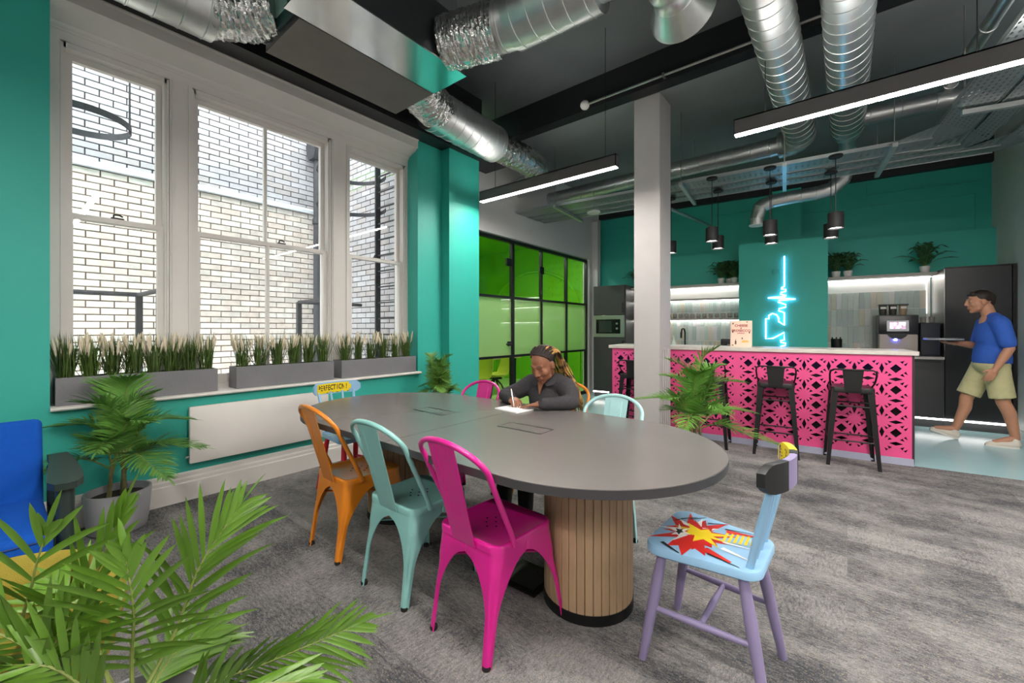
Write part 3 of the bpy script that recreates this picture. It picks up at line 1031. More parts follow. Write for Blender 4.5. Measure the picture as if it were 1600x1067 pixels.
for dx in (-0.03, 0.0, 0.028):
    q = MB(); q.cyl((dx, 0, 0.02), (dx * 1.6, 0.01, 0.24), 0.008, n=8); q.build('utensil', BLACKM, t)

# coffee machine
t = kthing('coffee_machine', 'bean-to-cup coffee machine with three hoppers and a lit screen', 'coffee machine', 0.275, 2.36, 0.922)
CM_B = mat('machine_black', '#202124', 0.3, var=0.05)
CM_S = mat('machine_steel', '#9d948c', 0.32, 0.7, var=0.05)
q = MB(); q.rbox(-0.20, 0.20, -0.06, 0.30, 0.0, 0.55, 0.008, 2); q.build('body', CM_B, t)
q = MB(); q.rbox(-0.20, 0.20, -0.18, -0.06, 0.29, 0.545, 0.012, 2); q.build('head', CM_B, t)
q = MB(); q.rbox(-0.195, 0.195, -0.17, -0.05, 0.02, 0.29, 0.006, 1); q.build('lower_front', CM_S, t)
q = MB(); q.rbox(-0.12, 0.105, -0.188, -0.178, 0.325, 0.475, 0.004, 1); sc = q.build('screen_bezel', mat('silver_bezel', '#b9b9bd', 0.3, 0.6), t)
q = MB(); q.box(-0.088, 0.07, -0.1905, -0.188, 0.36, 0.45); q.build('screen', None or mat('tmp_none', '#000000'), sc)
sm = bpy.data.materials.new('screen_picture'); sm.use_nodes = True
nt = sm.node_tree; b = nt.nodes['Principled BSDF']
vo = nt.nodes.new('ShaderNodeTexVoronoi'); vo.inputs['Scale'].default_value = 55
tcn = nt.nodes.new('ShaderNodeTexCoord'); nt.links.new(tcn.outputs['Object'], vo.inputs['Vector'])
cr = nt.nodes.new('ShaderNodeValToRGB')
cr.color_ramp.elements[0].color = (0.10, 0.02, 0.05, 1); cr.color_ramp.elements[1].color = (0.9, 0.8, 0.95, 1)
e2 = cr.color_ramp.elements.new(0.5); e2.color = (0.35, 0.12, 0.30, 1)
sp = nt.nodes.new('ShaderNodeSeparateColor'); nt.links.new(vo.outputs['Color'], sp.inputs[0])
nt.links.new(sp.outputs[0], cr.inputs[0]); nt.links.new(cr.outputs[0], b.inputs['Emission Color']); b.inputs['Emission Strength'].default_value = 1.1
sc.children[0].data.materials[0] = sm
q = MB(); q.prism([(-0.12, 0.30), (0.10, 0.30), (0.07, 0.255), (0.03, 0.225), (-0.05, 0.225), (-0.09, 0.255)], -0.19, -0.05, axis='y'); q.build('spout', CM_B, t)
q = MB(); q.cyl((-0.03, -0.178, 0.225), (-0.03, -0.182, 0.205), 0.018, n=14); q.build('spout_light', emit('blue_spout_light', (0.06, 0.08, 1.0), 60), t)
q = MB(); q.rbox(-0.19, 0.19, -0.24, -0.06, 0.0, 0.03, 0.005, 1); q.build('drip_tray', CM_S, t)
for i in range(3):
    cx = -0.13 + i * 0.105
    q = MB(); q.lathe([(0.0, 0.55), (0.038, 0.55), (0.042, 0.60), (0.045, 0.68), (0.0, 0.68)], 14, c=(cx, 0.02, 0)); h_ = q.build('bean_hopper', mat('hopper_smoke_%d' % (i // 2), '#3a3733' if i < 2 else '#9a836d', 0.12), t)
    q = MB(); q.rbox(cx - 0.05, cx + 0.05, -0.03, 0.07, 0.68, 0.70, 0.004, 1); q.build('lid', CM_B, h_)
    q = MB(); q.box(cx - 0.03, cx + 0.03, -0.026, -0.0235, 0.635, 0.665); q.build('hopper_label', CERAM, h_)
t = kthing('milk_fridge', 'small black milk fridge on the worktop right of the coffee machine', 'fridge', 0.585, 2.36, 0.922)
q = MB(); q.rbox(-0.095, 0.10, -0.15, 0.25, 0.0, 0.44, 0.008, 1); q.build('body', CM_B, t)
q = MB(); q.rbox(-0.09, 0.095, -0.162, -0.15, 0.02, 0.43, 0.004, 1); q.build('door', mat('fridge_door', '#2c2e36', 0.2), t)
for i, x in enumerate((0.55, 0.635)):
    t = kthing('water_glass', ['left', 'right'][i] + ' one of two clear glasses on the black milk fridge', 'glass', x, 2.36, 1.362)
    g = MB(); g.lathe([(0.0, 0), (0.028, 0.0), (0.033, 0.08), (0.031, 0.08), (0.026, 0.008), (0.0, 0.008)], 14); g.build('glass_body', TUMB, t)
t = kthing('tray_of_cups', 'low glass tray on the worktop left of the coffee machine', 'tray', -0.10, 2.36, 0.922)
q = MB(); q.rbox(-0.16, 0.13, -0.08, 0.08, 0.0, 0.02, 0.005, 1); q.build('base', mat('tray_grey', '#8f8a80', 0.3), t)
q = MB(); q.lathe([(0.05, 0.02), (0.055, 0.09), (0.05, 0.09), (0.047, 0.03)], 16, c=(-0.09, 0, 0)); q.build('bowl', TUMB, t)
q = MB(); q.lathe([(0.05, 0.02), (0.055, 0.09), (0.05, 0.09), (0.047, 0.03)], 16, c=(0.05, 0, 0)); q.build('bowl', mat('tan_bowl', '#8a7458', 0.4), t)

# neon sign
NP = [(-1.004, 2.377), (-1.004, 1.919), (-1.039, 1.906), (-1.044, 1.888), (-0.986, 1.873), (-0.981, 1.849), (-1.047, 1.83), (-1.054, 1.809), (-0.981, 1.782), (-0.986, 1.769), (-1.213, 1.758), (-0.866, 1.726), (-1.077, 1.713), (-1.082, 1.691), (-0.986, 1.646), (-0.986, 1.609), (-1.073, 1.585), (-1.077, 1.557), (-1.005, 1.528), (-1.005, 1.337), (-1.074, 1.393), (-1.074, 1.438), (-1.1, 1.494), (-1.155, 1.517), (-1.202, 1.486), (-1.202, 1.435), (-1.241, 1.441), (-1.241, 1.129), (-1.147, 1.139), (-1.005, 1.228), (-1.005, 1.116), (-1.054, 1.104), (-1.05, 1.082), (-0.986, 1.065), (-0.99, 1.038), (-1.047, 1.018), (-1.047, 0.973)]
t = kthing('neon_sign', 'blue neon line sign drawing a pulse and a glass on the teal panel', 'sign', -1.05, 2.185)
q = MB(); q.tube([(x + 1.05, -0.012, z) for x, z in NP], 0.0085, 8); q.build('neon_tube', emit('blue_neon', (0.30, 0.56, 1.0), 7.0), t)
for (x, z) in ((-1.004, 2.30), (-1.004, 2.0), (-1.241, 1.3), (-1.005, 1.42), (-1.1, 1.747), (-1.005, 1.17)):
    q = MB(); q.cyl((x + 1.05, 0.015, z), (x + 1.05, -0.01, z), 0.006, n=6); q.build('standoff', CERAM, t)
t = kthing('wall_socket_plate', 'teal painted cover plate on the panel beside the neon tube', 'plate', -1.11, 2.2, 2.12)
q = MB(); q.rbox(-0.05, 0.05, -0.012, 0.0, 0.0, 0.07, 0.003, 1); q.build('plate', TEAL, t)
# ------------------------------------------------------------------ ceiling lamps
LZ, LY = 2.85, 3.78
def linear_lamp(label, x0, x1, y, wires):
    t = thing('linear_lamp', label, 'lamp', (x0, y, LZ))
    L = x1 - x0
    q = MB()
    q.box(0, L, -0.035, 0.035, 0.11, 0.12)
    q.box(0, L, -0.035, -0.028, 0.0, 0.12)
    q.box(0, L, 0.028, 0.035, 0.0, 0.12)
    q.box(0, 0.006, -0.035, 0.035, 0.0, 0.12)
    q.box(L - 0.006, L, -0.035, 0.035, 0.0, 0.12)
    q.build('housing', mat('grey_lamp_housing', '#5d5a5a', 0.45), t)
    q = MB(); q.box(0.006, L - 0.006, -0.028, 0.028, -0.004, 0.012); q.build('diffuser', LAMPM, t)
    q = MB(); q.box(0.02, L - 0.02, -0.022, 0.022, 0.1195, 0.1215); q.build('added_uplight', emit('added_uplight_glow', (1.0, 0.95, 0.9), LAMP * 0.16), t)  # added upward emitter that lifts the ceiling and upper walls, not a visible part
    for w in wires:
        q = MB(); q.cyl((w - x0, 0, 0.12), (w - x0, 0, H1 - LZ), 0.003, n=6); q.build('suspension_cable', BLACKM, t)
    return t
linear_lamp('long grey linear lamp hanging in front of the white wall left of the column', -3.53, -1.735, LY, (-3.3, -1.86))
linear_lamp('long grey linear lamp hanging at the upper right above the bar stools', -0.715, 1.95, LY, (-0.5, 0.62, 1.7))
linear_lamp('unseen linear lamp added overhead left of the camera', -1.6, 0.8, 0.75, (-1.3, 0.5))  # unseen, added for fill; window reflections show lamps like it
linear_lamp('unseen linear lamp added overhead between the table and the right wall', 0.55, 3.0, 2.2, (0.8, 2.8))  # unseen lamp added to brighten the bar and kitchen wall
linear_lamp('unseen linear lamp added behind the camera', -2.6, 1.8, -1.6, (-2.4, 1.6))  # unseen fill added behind the viewpoint, like the lamps reflected in the windows
linear_lamp('unseen linear lamp added over the right hand side of the room', 2.0, 3.9, 0.75, (2.2, 3.7))  # unseen lamp added to raise the overall brightness

# ------------------------------------------------------------------ ducts
def arc(c, r, a0, a1, plane, n=8):
    out = []
    for i in range(n + 1):
        t_ = a0 + (a1 - a0) * i / n
        d = Vector((0, 0, 0))
        d[plane[0]] = math.cos(t_) * r
        d[plane[1]] = math.sin(t_) * r
        out.append(Vector(c) + d)
    return out
def spiral(path, r, step=0.13, ridge=0.0036, n=28):
    """round duct with raised seams along a poly-line"""
    P_ = [Vector(p) for p in path]
    P_ = [p for i, p in enumerate(P_) if i == 0 or (p - P_[i - 1]).length > 1e-5]
    segs = [(P_[i + 1] - P_[i]).length for i in range(len(P_) - 1)]
    tot = sum(segs)
    def at(s):
        for i, L in enumerate(segs):
            if s <= L or i == len(segs) - 1:
                return P_[i].lerp(P_[i + 1], min(max(s / L, 0), 1))
            s -= L
    st = [0.0]
    k = step / 2
    while k < tot - 0.01:
        st += [k - 0.006, k - 0.003, k + 0.003, k + 0.006]
        k += step
    st.append(tot)
    rad = []
    for i, s in enumerate(st):
        rad.append(r + (ridge if (i - 1) % 4 in (1, 2) and 0 < i < len(st) - 1 else 0))
    q = MB()
    q.tube([at(s) for s in st], rad, n)
    return q
def foil(path, r, n=52, m=60, amp=0.011, seed=1):
    P_ = [Vector(p) for p in path]
    P_ = [p for i, p in enumerate(P_) if i == 0 or (p - P_[i - 1]).length > 1e-5]
    segs = [(P_[i + 1] - P_[i]).length for i in range(len(P_) - 1)]
    tot = sum(segs)
    pts = []
    for j in range(m + 1):
        s = tot * j / m
        for i, L in enumerate(segs):
            if s <= L or i == len(segs) - 1:
                pts.append(P_[i].lerp(P_[i + 1], min(s / L, 1)))
                break
            s -= L
    fr = frames(pts)
    rings = []
    for i, (p, u, v) in enumerate(fr):
        ring = []
        for j in range(n):
            a_ = 2 * PI * j / n
            q = Vector((math.cos(a_) * 3, math.sin(a_) * 3, i * 0.35 + seed * 10))
            dr = noise.noise(q * 1.3) * amp + noise.noise(q * 3.7) * amp * 0.6 + RND.uniform(-1, 1) * amp * 0.35
            ring.append(p + (u * math.cos(a_) + v * math.sin(a_)) * (r + dr))
        rings.append(ring)
    q = MB()
    q.loft(rings)
    return q
ABOX = thing('ventilation_unit', 'large flat metal ventilation box under the ceiling above the window', 'ventilation unit', (-3.30, 1.24, 3.3))
m_ = MB(); m_.box(0.0, 0.53, 0.0, 1.12, -0.005, 0.005); m_.build('matt_base_panel', mat('dull_grey_brown_panel', '#6f6862', 0.6, 0.3, var=0.12, vscale=4), ABOX)
m_ = MB(); m_.box(0.54, 0.93, -0.1, 1.125, -0.003, 0.006); m_.build('shiny_base_panel', mat('polished_zinc_panel', '#cfd2d0', 0.16, 1.0, var=0.03), ABOX)
m_ = MB(); m_.box(0.0, 0.92, 0.0, 1.11, 0.006, 0.42); m_.build('casing', mat('dark_zinc_casing', '#63676a', 0.35, 0.9, var=0.1), ABOX)
m_ = MB(); m_.box(0.06, 0.46, -0.02, 0.0, 0.05, 0.36); m_.build('access_hatch', mat('dark_green_hatch', '#2c4a47', 0.4), ABOX)
m_ = MB(); m_.rbox(0.14, 0.40, -0.026, -0.02, 0.12, 0.30, 0.003, 1); m_.build('rating_plate', mat('pale_plate', '#8fb5ab', 0.4), ABOX)
for (x, y) in ((0.03, 0.05), (0.03, 1.06), (0.88, 0.05), (0.88, 1.06)):
    m_ = MB(); m_.cyl((x, y, 0.42), (x, y, H1 - 3.3), 0.006, n=6); m_.build('hanger_rod', STEEL, ABOX)
def duct(label, parts, loc, group=None):
    """parts: list of (name, MB, material)"""
    t = thing('air_duct', label, 'duct', loc, 0, group)
    for nm, mb_, mm in parts:
        o_ = Vector(loc)
        mb_.v = [tuple(Vector(p) - o_) for p in mb_.v]
        mb_.build(nm, mm, t, angle=30)
    return t
# run from the box along the window wall towards the white wall
Zd = 3.48
duct('foil and spiral steel air duct from the ventilation box towards the white wall', [
    ('foil_sleeve', foil([(-3.02, 2.37, 3.5), (-3.12, 2.55, Zd), (-3.22, 2.8, Zd)], 0.19, seed=1), FOIL),
    ('spiral_duct', spiral([(-3.24, 2.72, Zd), (-3.28, 3.75, Zd)], 0.205), GALV),
    ('foil_sleeve', foil([(-3.28, 3.72, Zd), (-3.27, 4.3, Zd), (-3.30, 4.62, Zd), (-3.45, 4.85, Zd - 0.02)], 0.17, seed=3), FOIL),
    ('spiral_duct', spiral([(-3.40, 4.85, Zd - 0.03), (-3.98, 5.1, Zd - 0.03)], 0.13), GALV)], (-3.2, 3.0, Zd))
# run from the box to the upper right
duct('foil and spiral steel air duct rising right of the ventilation box', [
    ('foil_sleeve', foil([(-2.40, 2.18, 3.47), (-2.22, 2.24, 3.47), (-2.0, 2.32, 3.48)], 0.185, seed=5), FOIL),
    ('spiral_duct', spiral([(-2.04, 2.34, 3.54), (-1.9, 2.38, 3.54)], 0.19), GALV),
    ('spiral_duct', spiral([(-1.9, 2.38, 3.54), (-1.25, 2.44, 3.55)], 0.205), GALV),
    ('spiral_duct', spiral([(-1.25, 2.44, 3.55), (-0.2, 2.46, 3.55)], 0.15), GALV)], (-1.7, 2.4, 3.54))
# run in from the left
duct('foil and spiral steel air duct entering from the upper left corner', [
    ('spiral_duct', spiral([(-3.42, -0.6, 3.47), (-3.40, 0.95, 3.47)], 0.20), GALV),
    ('foil_sleeve', foil([(-3.40, 0.90, 3.47), (-3.28, 1.1, 3.5), (-3.12, 1.26, 3.52)], 0.185, seed=8), FOIL)], (-3.4, 0.5, 3.47))
# bell mouth
tb_ = thing('bell_mouth_vent', 'flared steel vent hood at the top edge above the table', 'vent', (-0.90, 3.02, 3.52))
RXM = Matrix.Rotation(-PI / 2, 4, 'X')
q = MB(); q.lathe([(0.135, -1.0), (0.135, -0.42), (0.141, -0.41), (0.135, -0.40), (0.135, -0.29), (0.141, -0.28), (0.135, -0.27), (0.135, -0.19), (0.142, -0.18), (0.142, -0.165), (0.128, -0.16)], 40, M=RXM); q.build('spiral_neck', GALV, tb_)
q = MB(); q.lathe([(0.137, -0.17), (0.165, -0.11), (0.205, -0.03), (0.222, 0.0), (0.226, 0.004), (0.22, 0.008), (0.20, -0.02), (0.13, -0.15)], 40, M=RXM); q.build('flared_hood', GALV, tb_)
# two long spiral ducts to the kitchen
D1 = [(-0.42, 2.0, 3.5), (-0.42, 5.75, 3.5)] + arc((-0.64, 5.75, 3.5), 0.22, 0, PI / 2, (0, 1), 6) + [(-4.0, 5.99, 3.5)]
duct('long spiral steel duct turning left above the bar, left of two', [
    ('spiral_duct', spiral(D1[:2], 0.15), GALV),
    ('elbow', spiral(D1[1:9], 0.152, 0.09), GALV),
    ('spiral_duct', spiral([D1[8], D1[9]], 0.11, 0.2), GALV)], (-0.42, 4.0, 3.5))
duct('long spiral steel duct with a side branch above the bar, right of two', [
    ('spiral_duct', spiral([(0.01, 2.0, 3.5), (0.0, 5.95, 3.5)], 0.15), GALV),
    ('branch', spiral([(0.05, 5.70, 3.5), (0.95, 5.82, 3.5)], 0.085, 0.25), GALV),
    ('reducer', MB().tube([(0.0, 5.95, 3.5), (0.0, 6.05, 3.5), (0.0, 6.35, 3.48)], [0.15, 0.11, 0.10], 24), GALV),
    ('drop', spiral([(0.0, 6.3, 3.48)] + arc((0.0, 6.42, 3.36), 0.12, PI / 2, -0.0, (1, 2), 5)[0:0] + [(0.0, 6.55, 3.42), (0.0, 6.66, 3.25), (-0.08, 6.68, 3.10), (-0.2, 6.67, 3.04), (-0.75, 6.62, 3.02), (-0.92, 6.60, 2.98), (-0.97, 6.60, 2.86), (-0.97, 6.60, 2.72)], 0.085, 0.16), GALV),
    ('outlet_cap', MB().cyl((-0.97, 6.60, 2.72), (-0.97, 6.60, 2.705), 0.10, n=24), CERAM)], (0.0, 4.0, 3.5))
duct('thin steel pipe bending out of the frame at the top right', [
    ('pipe', spiral([(0.98, 3.2, 3.6), (0.87, 4.47, 3.6), (0.75, 5.8, 3.6)], 0.048, 0.45, 0.006), GALV)], (0.87, 4.47, 3.6))
# conduit along the beam
t = thing('conduit', 'thin steel conduit with a white round box along the ceiling beam', 'conduit', (-2.4, 4.40, 3.94))
q = MB(); q.cyl((0.0, 0, 0), (5.5, 0, 0), 0.013, n=8); q.build('pipe', STEEL, t)
q = MB(); q.sphere((-0.03, 0, 0), 0.055, 14, 10); q.build('round_box', CERAM, t)
for xx in (0.9, 1.8, 2.7, 3.6):
    q = MB(); q.box(xx - 0.012, xx + 0.012, -0.02, 0.04, -0.022, 0.02); q.build('clip', STEEL, t)

# ------------------------------------------------------------------ perforated cable trays
def perforated():
    m = bpy.data.materials.new('perforated_tray_steel')
    m.use_nodes = True
    nt = m.node_tree
    b = nt.nodes['Principled BSDF']
    b.inputs['Base Color'].default_value = (0.40, 0.43, 0.43, 1)
    b.inputs['Metallic'].default_value = 0.9
    b.inputs['Roughness'].default_value = 0.4
    tc = nt.nodes.new('ShaderNodeTexCoord')
    sep = nt.nodes.new('ShaderNodeSeparateXYZ')
    nt.links.new(tc.outputs['Object'], sep.inputs[0])
    def math_(op, a, b2=None):
        n = nt.nodes.new('ShaderNodeMath')
        n.operation = op
        for i, v in enumerate((a, b2)):
            if v is None:
                continue
            if isinstance(v, (int, float)):
                n.inputs[i].default_value = v
            else:
                nt.links.new(v, n.inputs[i])
        return n.outputs[0]
    fx = math_('SUBTRACT', math_('FRACT', math_('MULTIPLY', sep.outputs[0], 1 / 0.055)), 0.5)
    fy = math_('SUBTRACT', math_('FRACT', math_('MULTIPLY', sep.outputs[1], 1 / 0.036)), 0.5)
    d = math_('ADD', math_('MULTIPLY', math_('MULTIPLY', fx, fx), 1.0), math_('MULTIPLY', math_('MULTIPLY', fy, fy), 2.2))
    hole = math_('LESS_THAN', d, 0.085)
    nt.links.new(math_('SUBTRACT', 1.0, hole), b.inputs['Alpha'])
    return m
PERF = perforated()
TRAYE = mat('tray_edge_steel', '#b9bfbf', 0.35, 0.9)
def tray(label, x0, x1, y0, y1, z, turn=None):
    t = kthing('cable_tray', label, 'cable tray', x0, y0, z)
    q = MB(); q.box(0, x1 - x0, 0, y1 - y0, 0, 0.002)
    q.build('perforated_base', PERF, t)
    for yy in (0.0, y1 - y0 - 0.003):
        q = MB(); q.box(0, x1 - x0, yy, yy + 0.003, -0.008, 0.03); q.build('side_flange', TRAYE, t)
    if turn:
        L, w = turn
        ang = math.radians(-90)
        M_ = Matrix.Translation((x1 - x0 - 0.02, 0, 0)) @ Matrix.Rotation(ang, 4, 'Z')
        wd = y1 - y0
        q = MB(); q.box(0, L, 0, wd, 0.0, 0.002, M=Matrix.Rotation(ang, 4, 'Z'))
        q = MB(); q.box(0.0, L, 0.0, wd, 0.0, 0.002)
        o_ = q.build('perforated_branch', PERF, t); o_.location = (x1 - x0 - 0.02, 0, 0.004); o_.rotation_euler = (0, 0, ang)
        for yy in (0.0, wd - 0.003):
            q = MB(); q.box(0.0, L, yy, yy + 0.003, -0.008, 0.03); o_ = q.build('side_flange', TRAYE, t); o_.location = (x1 - x0 - 0.02, 0, 0.004); o_.rotation_euler = (0, 0, ang)
        q = MB(); q.prism([(-0.30, 0.0), (0.0, -0.30), (wd, 0.0), (wd * 0.6, wd * 0.6), (0.0, wd)], 0.003, 0.005); o_ = q.build('bend_plate', PERF, t); o_.location = (x1 - x0 - 0.02, 0, 0)
    return t
TZ = 3.06
tray('perforated steel cable tray over the bar, the one nearest the room', -4.55, 0.15, 0.06, 0.36, TZ, (2.6, 0.3))
tray('perforated steel cable tray over the bar, middle of three', -4.60, 0.42, 0.40, 0.60, TZ, (2.6, 0.3))
tray('narrow perforated steel cable tray over the bar, nearest the kitchen wall', -4.60, 0.75, 0.64, 0.84, TZ, (1.9, 0.3))
for i, x in enumerate((-3.75, -2.05, -1.0, -0.12)):
    lab = ['beside the ceiling speaker', 'right of the column', 'above the neon sign', 'at the right end of the trays'][i]
    t = kthing('strut_channel', 'steel strut hanging the cable trays ' + lab, 'bracket', x, 0.0, TZ - 0.03)
    q = MB(); q.box(-0.02, 0.02, -0.02, 0.95, -0.02, 0.02); q.build('channel', GALV, t)
    for yy in (0.02, 0.90):
        q = MB(); q.cyl((0, yy, 0.02), (0, yy, H2 - TZ + 0.03), 0.005, n=6); q.build('threaded_rod', STEEL, t)
t = thing('strut_channel', 'steel strut under the trays at the far right of the frame', 'bracket', (0.72, 4.92, TZ - 0.03), math.radians(12))
q = MB(); q.box(0, 1.1, -0.02, 0.02, -0.02, 0.02); q.build('channel', GALV, t)
q = MB(); q.cyl((0.02, 0, 0.02), (0.02, 0, H2 - TZ + 0.03), 0.006, n=6); q.build('threaded_rod', STEEL, t)
t = kthing('cable_drop', 'flexible steel conduit dropping from the trays to the kitchen wall', 'conduit', -2.02, 2.40, 2.62)
q = MB(); q.tube([(-0.42, -1.5, 0.42), (-0.05, -0.1, 0.40), (0, 0.05, 0.38)], 0.024, 8); q.build('strut_arm', GALV, t)
q = MB(); q.tube([(0, 0.05, 0.38 - i * 0.012) for i in range(32)], [0.02 if i % 2 else 0.026 for i in range(32)], 8); q.build('flexible_pipe', GALV, t)
t = thing('ceiling_speaker', 'round white disc speaker hanging under the trays left of the column', 'speaker', (-2.82, 5.36, 2.93))
q = MB(); q.lathe([(0.0, 0.0), (0.085, 0.0), (0.095, 0.012), (0.085, 0.03), (0.0, 0.035)], 28); q.build('disc', CERAM, t)
q = MB(); q.cyl((0, 0, 0.03), (0, 0, 0.30), 0.006, n=6); q.build('stem', STEEL, t)

# ------------------------------------------------------------------ pendant lamps
PEND = mat('pendant_black', '#121112', 0.6, var=0.05)
pp = None
names = ['fourth pair from the right, front', 'third pair from the right, front', 'second pair from the right, front', 'rightmost pair, front']
for i, x in enumerate((-2.28, -1.708, -1.133, -0.565)):
    for j, y in enumerate((0.02, 0.55)):
        lab = 'black cylinder pendant lamp over the bar, ' + names[i].replace('front', 'nearer one' if j == 0 else 'farther one')
        if pp is None:
            pp = kthing('pendant_lamp', lab, 'lamp', x, y, 2.30, 'pendant lamps over the bar')
            q = MB(); q.lathe([(0.0, 0.16), (0.066, 0.16), (0.068, 0.155), (0.068, 0.0), (0.062, 0.0), (0.062, 0.03)], 28); q.build('shade', PEND, pp)
            q = MB(); q.lathe([(0.0, 0.015), (0.061, 0.015), (0.061, 0.03), (0.0, 0.03)], 28); q.build('lamp_lens', emit('pendant_lens', (1, 0.93, 0.9), 8.0), pp)
            q = MB(); q.cyl((0, 0, 0.16), (0, 0, TZ - 2.30 - 0.03), 0.004, n=6); q.build('cord', BLACKM, pp)
            q = MB(); q.lathe([(0.0, 0.0), (0.055, 0.0), (0.06, 0.006), (0.06, 0.022), (0.0, 0.024)], 20, c=(0, 0, TZ - 2.30 - 0.04)); q.build('ceiling_rose', PEND, pp)
        else:
            dup(pp, K(x, y, 2.30), TH, lab, 'pendant lamps over the bar')
# ------------------------------------------------------------------ meeting table
TCX0, TCX1, TCY, TR = -2.46, -0.99, 1.785, 0.62
TTOP = mat('grey_laminate_tabletop', '#686361', 0.27, var=0.03, vscale=3)
TEDGE = mat('dark_table_edge', '#3b3a3c', 0.5)
OAK = mat('oak_slat', '#b09373', 0.55, var=0.12, vscale=6, rnd=0.07, stretch=(6, 6, 1))
tab = thing('meeting_table', 'long grey oval meeting table on two oak slatted drum legs', 'table', (TCX0, TCY, 0))
def stadium(r, n=32):
    L = TCX1 - TCX0
    return [(-math.sin(PI * i / n) * r, math.cos(PI * i / n) * r) for i in range(n + 1)] + [(L + math.sin(PI * i / n) * r, -math.cos(PI * i / n) * r) for i in range(n + 1)]
half = (TCX1 - TCX0) / 2
def half_top(left):
    L = TCX1 - TCX0
    pts = stadium(TR)
    sel = pts[:33] if left else pts[33:]
    g_ = 0.0008
    if left:
        poly = sel + [(half - g_, -TR), (half - g_, TR)]
    else:
        poly = sel + [(half + g_, TR), (half + g_, -TR)]
    return poly
for left in (True, False):
    poly = half_top(left)
    q = MB(); q.prism(poly, 0.707, 0.739); o = q.build('edge_band', TEDGE, tab, angle=30)
    c0 = (0.3 if left else TCX1 - TCX0 - 0.3)
    q = MB(); q.prism([(c0 + (p[0] - c0) * 0.997, p[1] * 0.997) if True else p for p in poly], 0.739, 0.7405); q.build('tabletop', TTOP, tab, angle=30)
for cx in (0.36, 1.09):
    PB = mat('power_flap_black', '#17181a', 0.35)
    x0, x1 = (cx - 0.155, cx + 0.135) if cx < 0.5 else (cx - 0.145, cx + 0.145)
    q = MB()
    q.box(x0, x1, -0.035, 0.09, 0.7405, 0.7412)
    fo = q.build('power_flap', TTOP, tab)
    q = MB()
    for yy in (-0.035, 0.082):
        q.box(x0, x1, yy, yy + 0.015, 0.7412, 0.7418)
    for xx in (x0, x1 - 0.003):
        q.box(xx, xx + 0.003, -0.035, 0.09, 0.7412, 0.7418)
    q.build('brush_gap', PB, fo)
for cx in (0.0, TCX1 - TCX0 + 0.02):
    R0 = 0.208
    dr = MB(); dr.lathe([(0.0, 0.03), (R0 - 0.012, 0.03), (R0 - 0.012, 0.707), (0.0, 0.707)], 40, c=(cx, 0, 0)); dp = dr.build('drum_leg', mat('drum_core', '#5d4a38', 0.7), tab)
    N = 36
    sl = MB(); w_ = 2 * PI * R0 / N / 2 - 0.0016
    sl.prism([(-w_, -0.012), (w_, -0.012), (w_ , -0.002), (w_ - 0.002, 0.0), (-w_ + 0.002, 0.0), (-w_, -0.002)], 0.045, 0.706)
    if cx == 0.0:
        SLM = sl.mesh('slat', OAK)
    for k in range(N):
        a_ = 2 * PI * k / N
        child('slat', SLM, dp, (cx + math.cos(a_) * R0, math.sin(a_) * R0, 0), (0, 0, a_ - PI / 2))
    q = MB(); q.lathe([(0.0, 0.0), (R0 + 0.004, 0.0), (R0 + 0.004, 0.045), (0.0, 0.045)], 40, c=(cx, 0, 0)); q.build('black_plinth', BLACKM, tab)
t = thing('floor_box', 'black metal floor power box lying open under the table', 'floor box', (-1.28, 1.72, 0.0))
q = MB(); q.box(-0.12, 0.12, -0.11, 0.11, 0.001, 0.010); q.build('frame', BLACKM, t)
q = MB(); q.box(-0.09, 0.09, -0.08, 0.08, 0.010, 0.013); q.build('lid', mat('floor_box_lid', '#3c3d3f', 0.3, 0.4), t)
q = MB(); q.tube([(0.02, 0.05, 0.012), (0.05, 0.1, 0.03), (0.14, 0.08, 0.02), (0.2, 0.05, 0.012)], 0.006, 6); q.build('cable', BLACKM, t)
t = thing('notepad', 'open white notepad on the table under the woman\'s hands', 'notepad', (-1.735, 2.185, 0.7413), math.radians(-8))
q = MB(); q.box(-0.105, 0.105, -0.085, 0.075, 0.0, 0.008); q.build('pages', mat('white_paper', '#f0eeee', 0.7), t)
q = MB(); q.box(-0.107, 0.107, -0.087, 0.077, -0.0005, 0.0); q.build('cover', BLACKM, t)

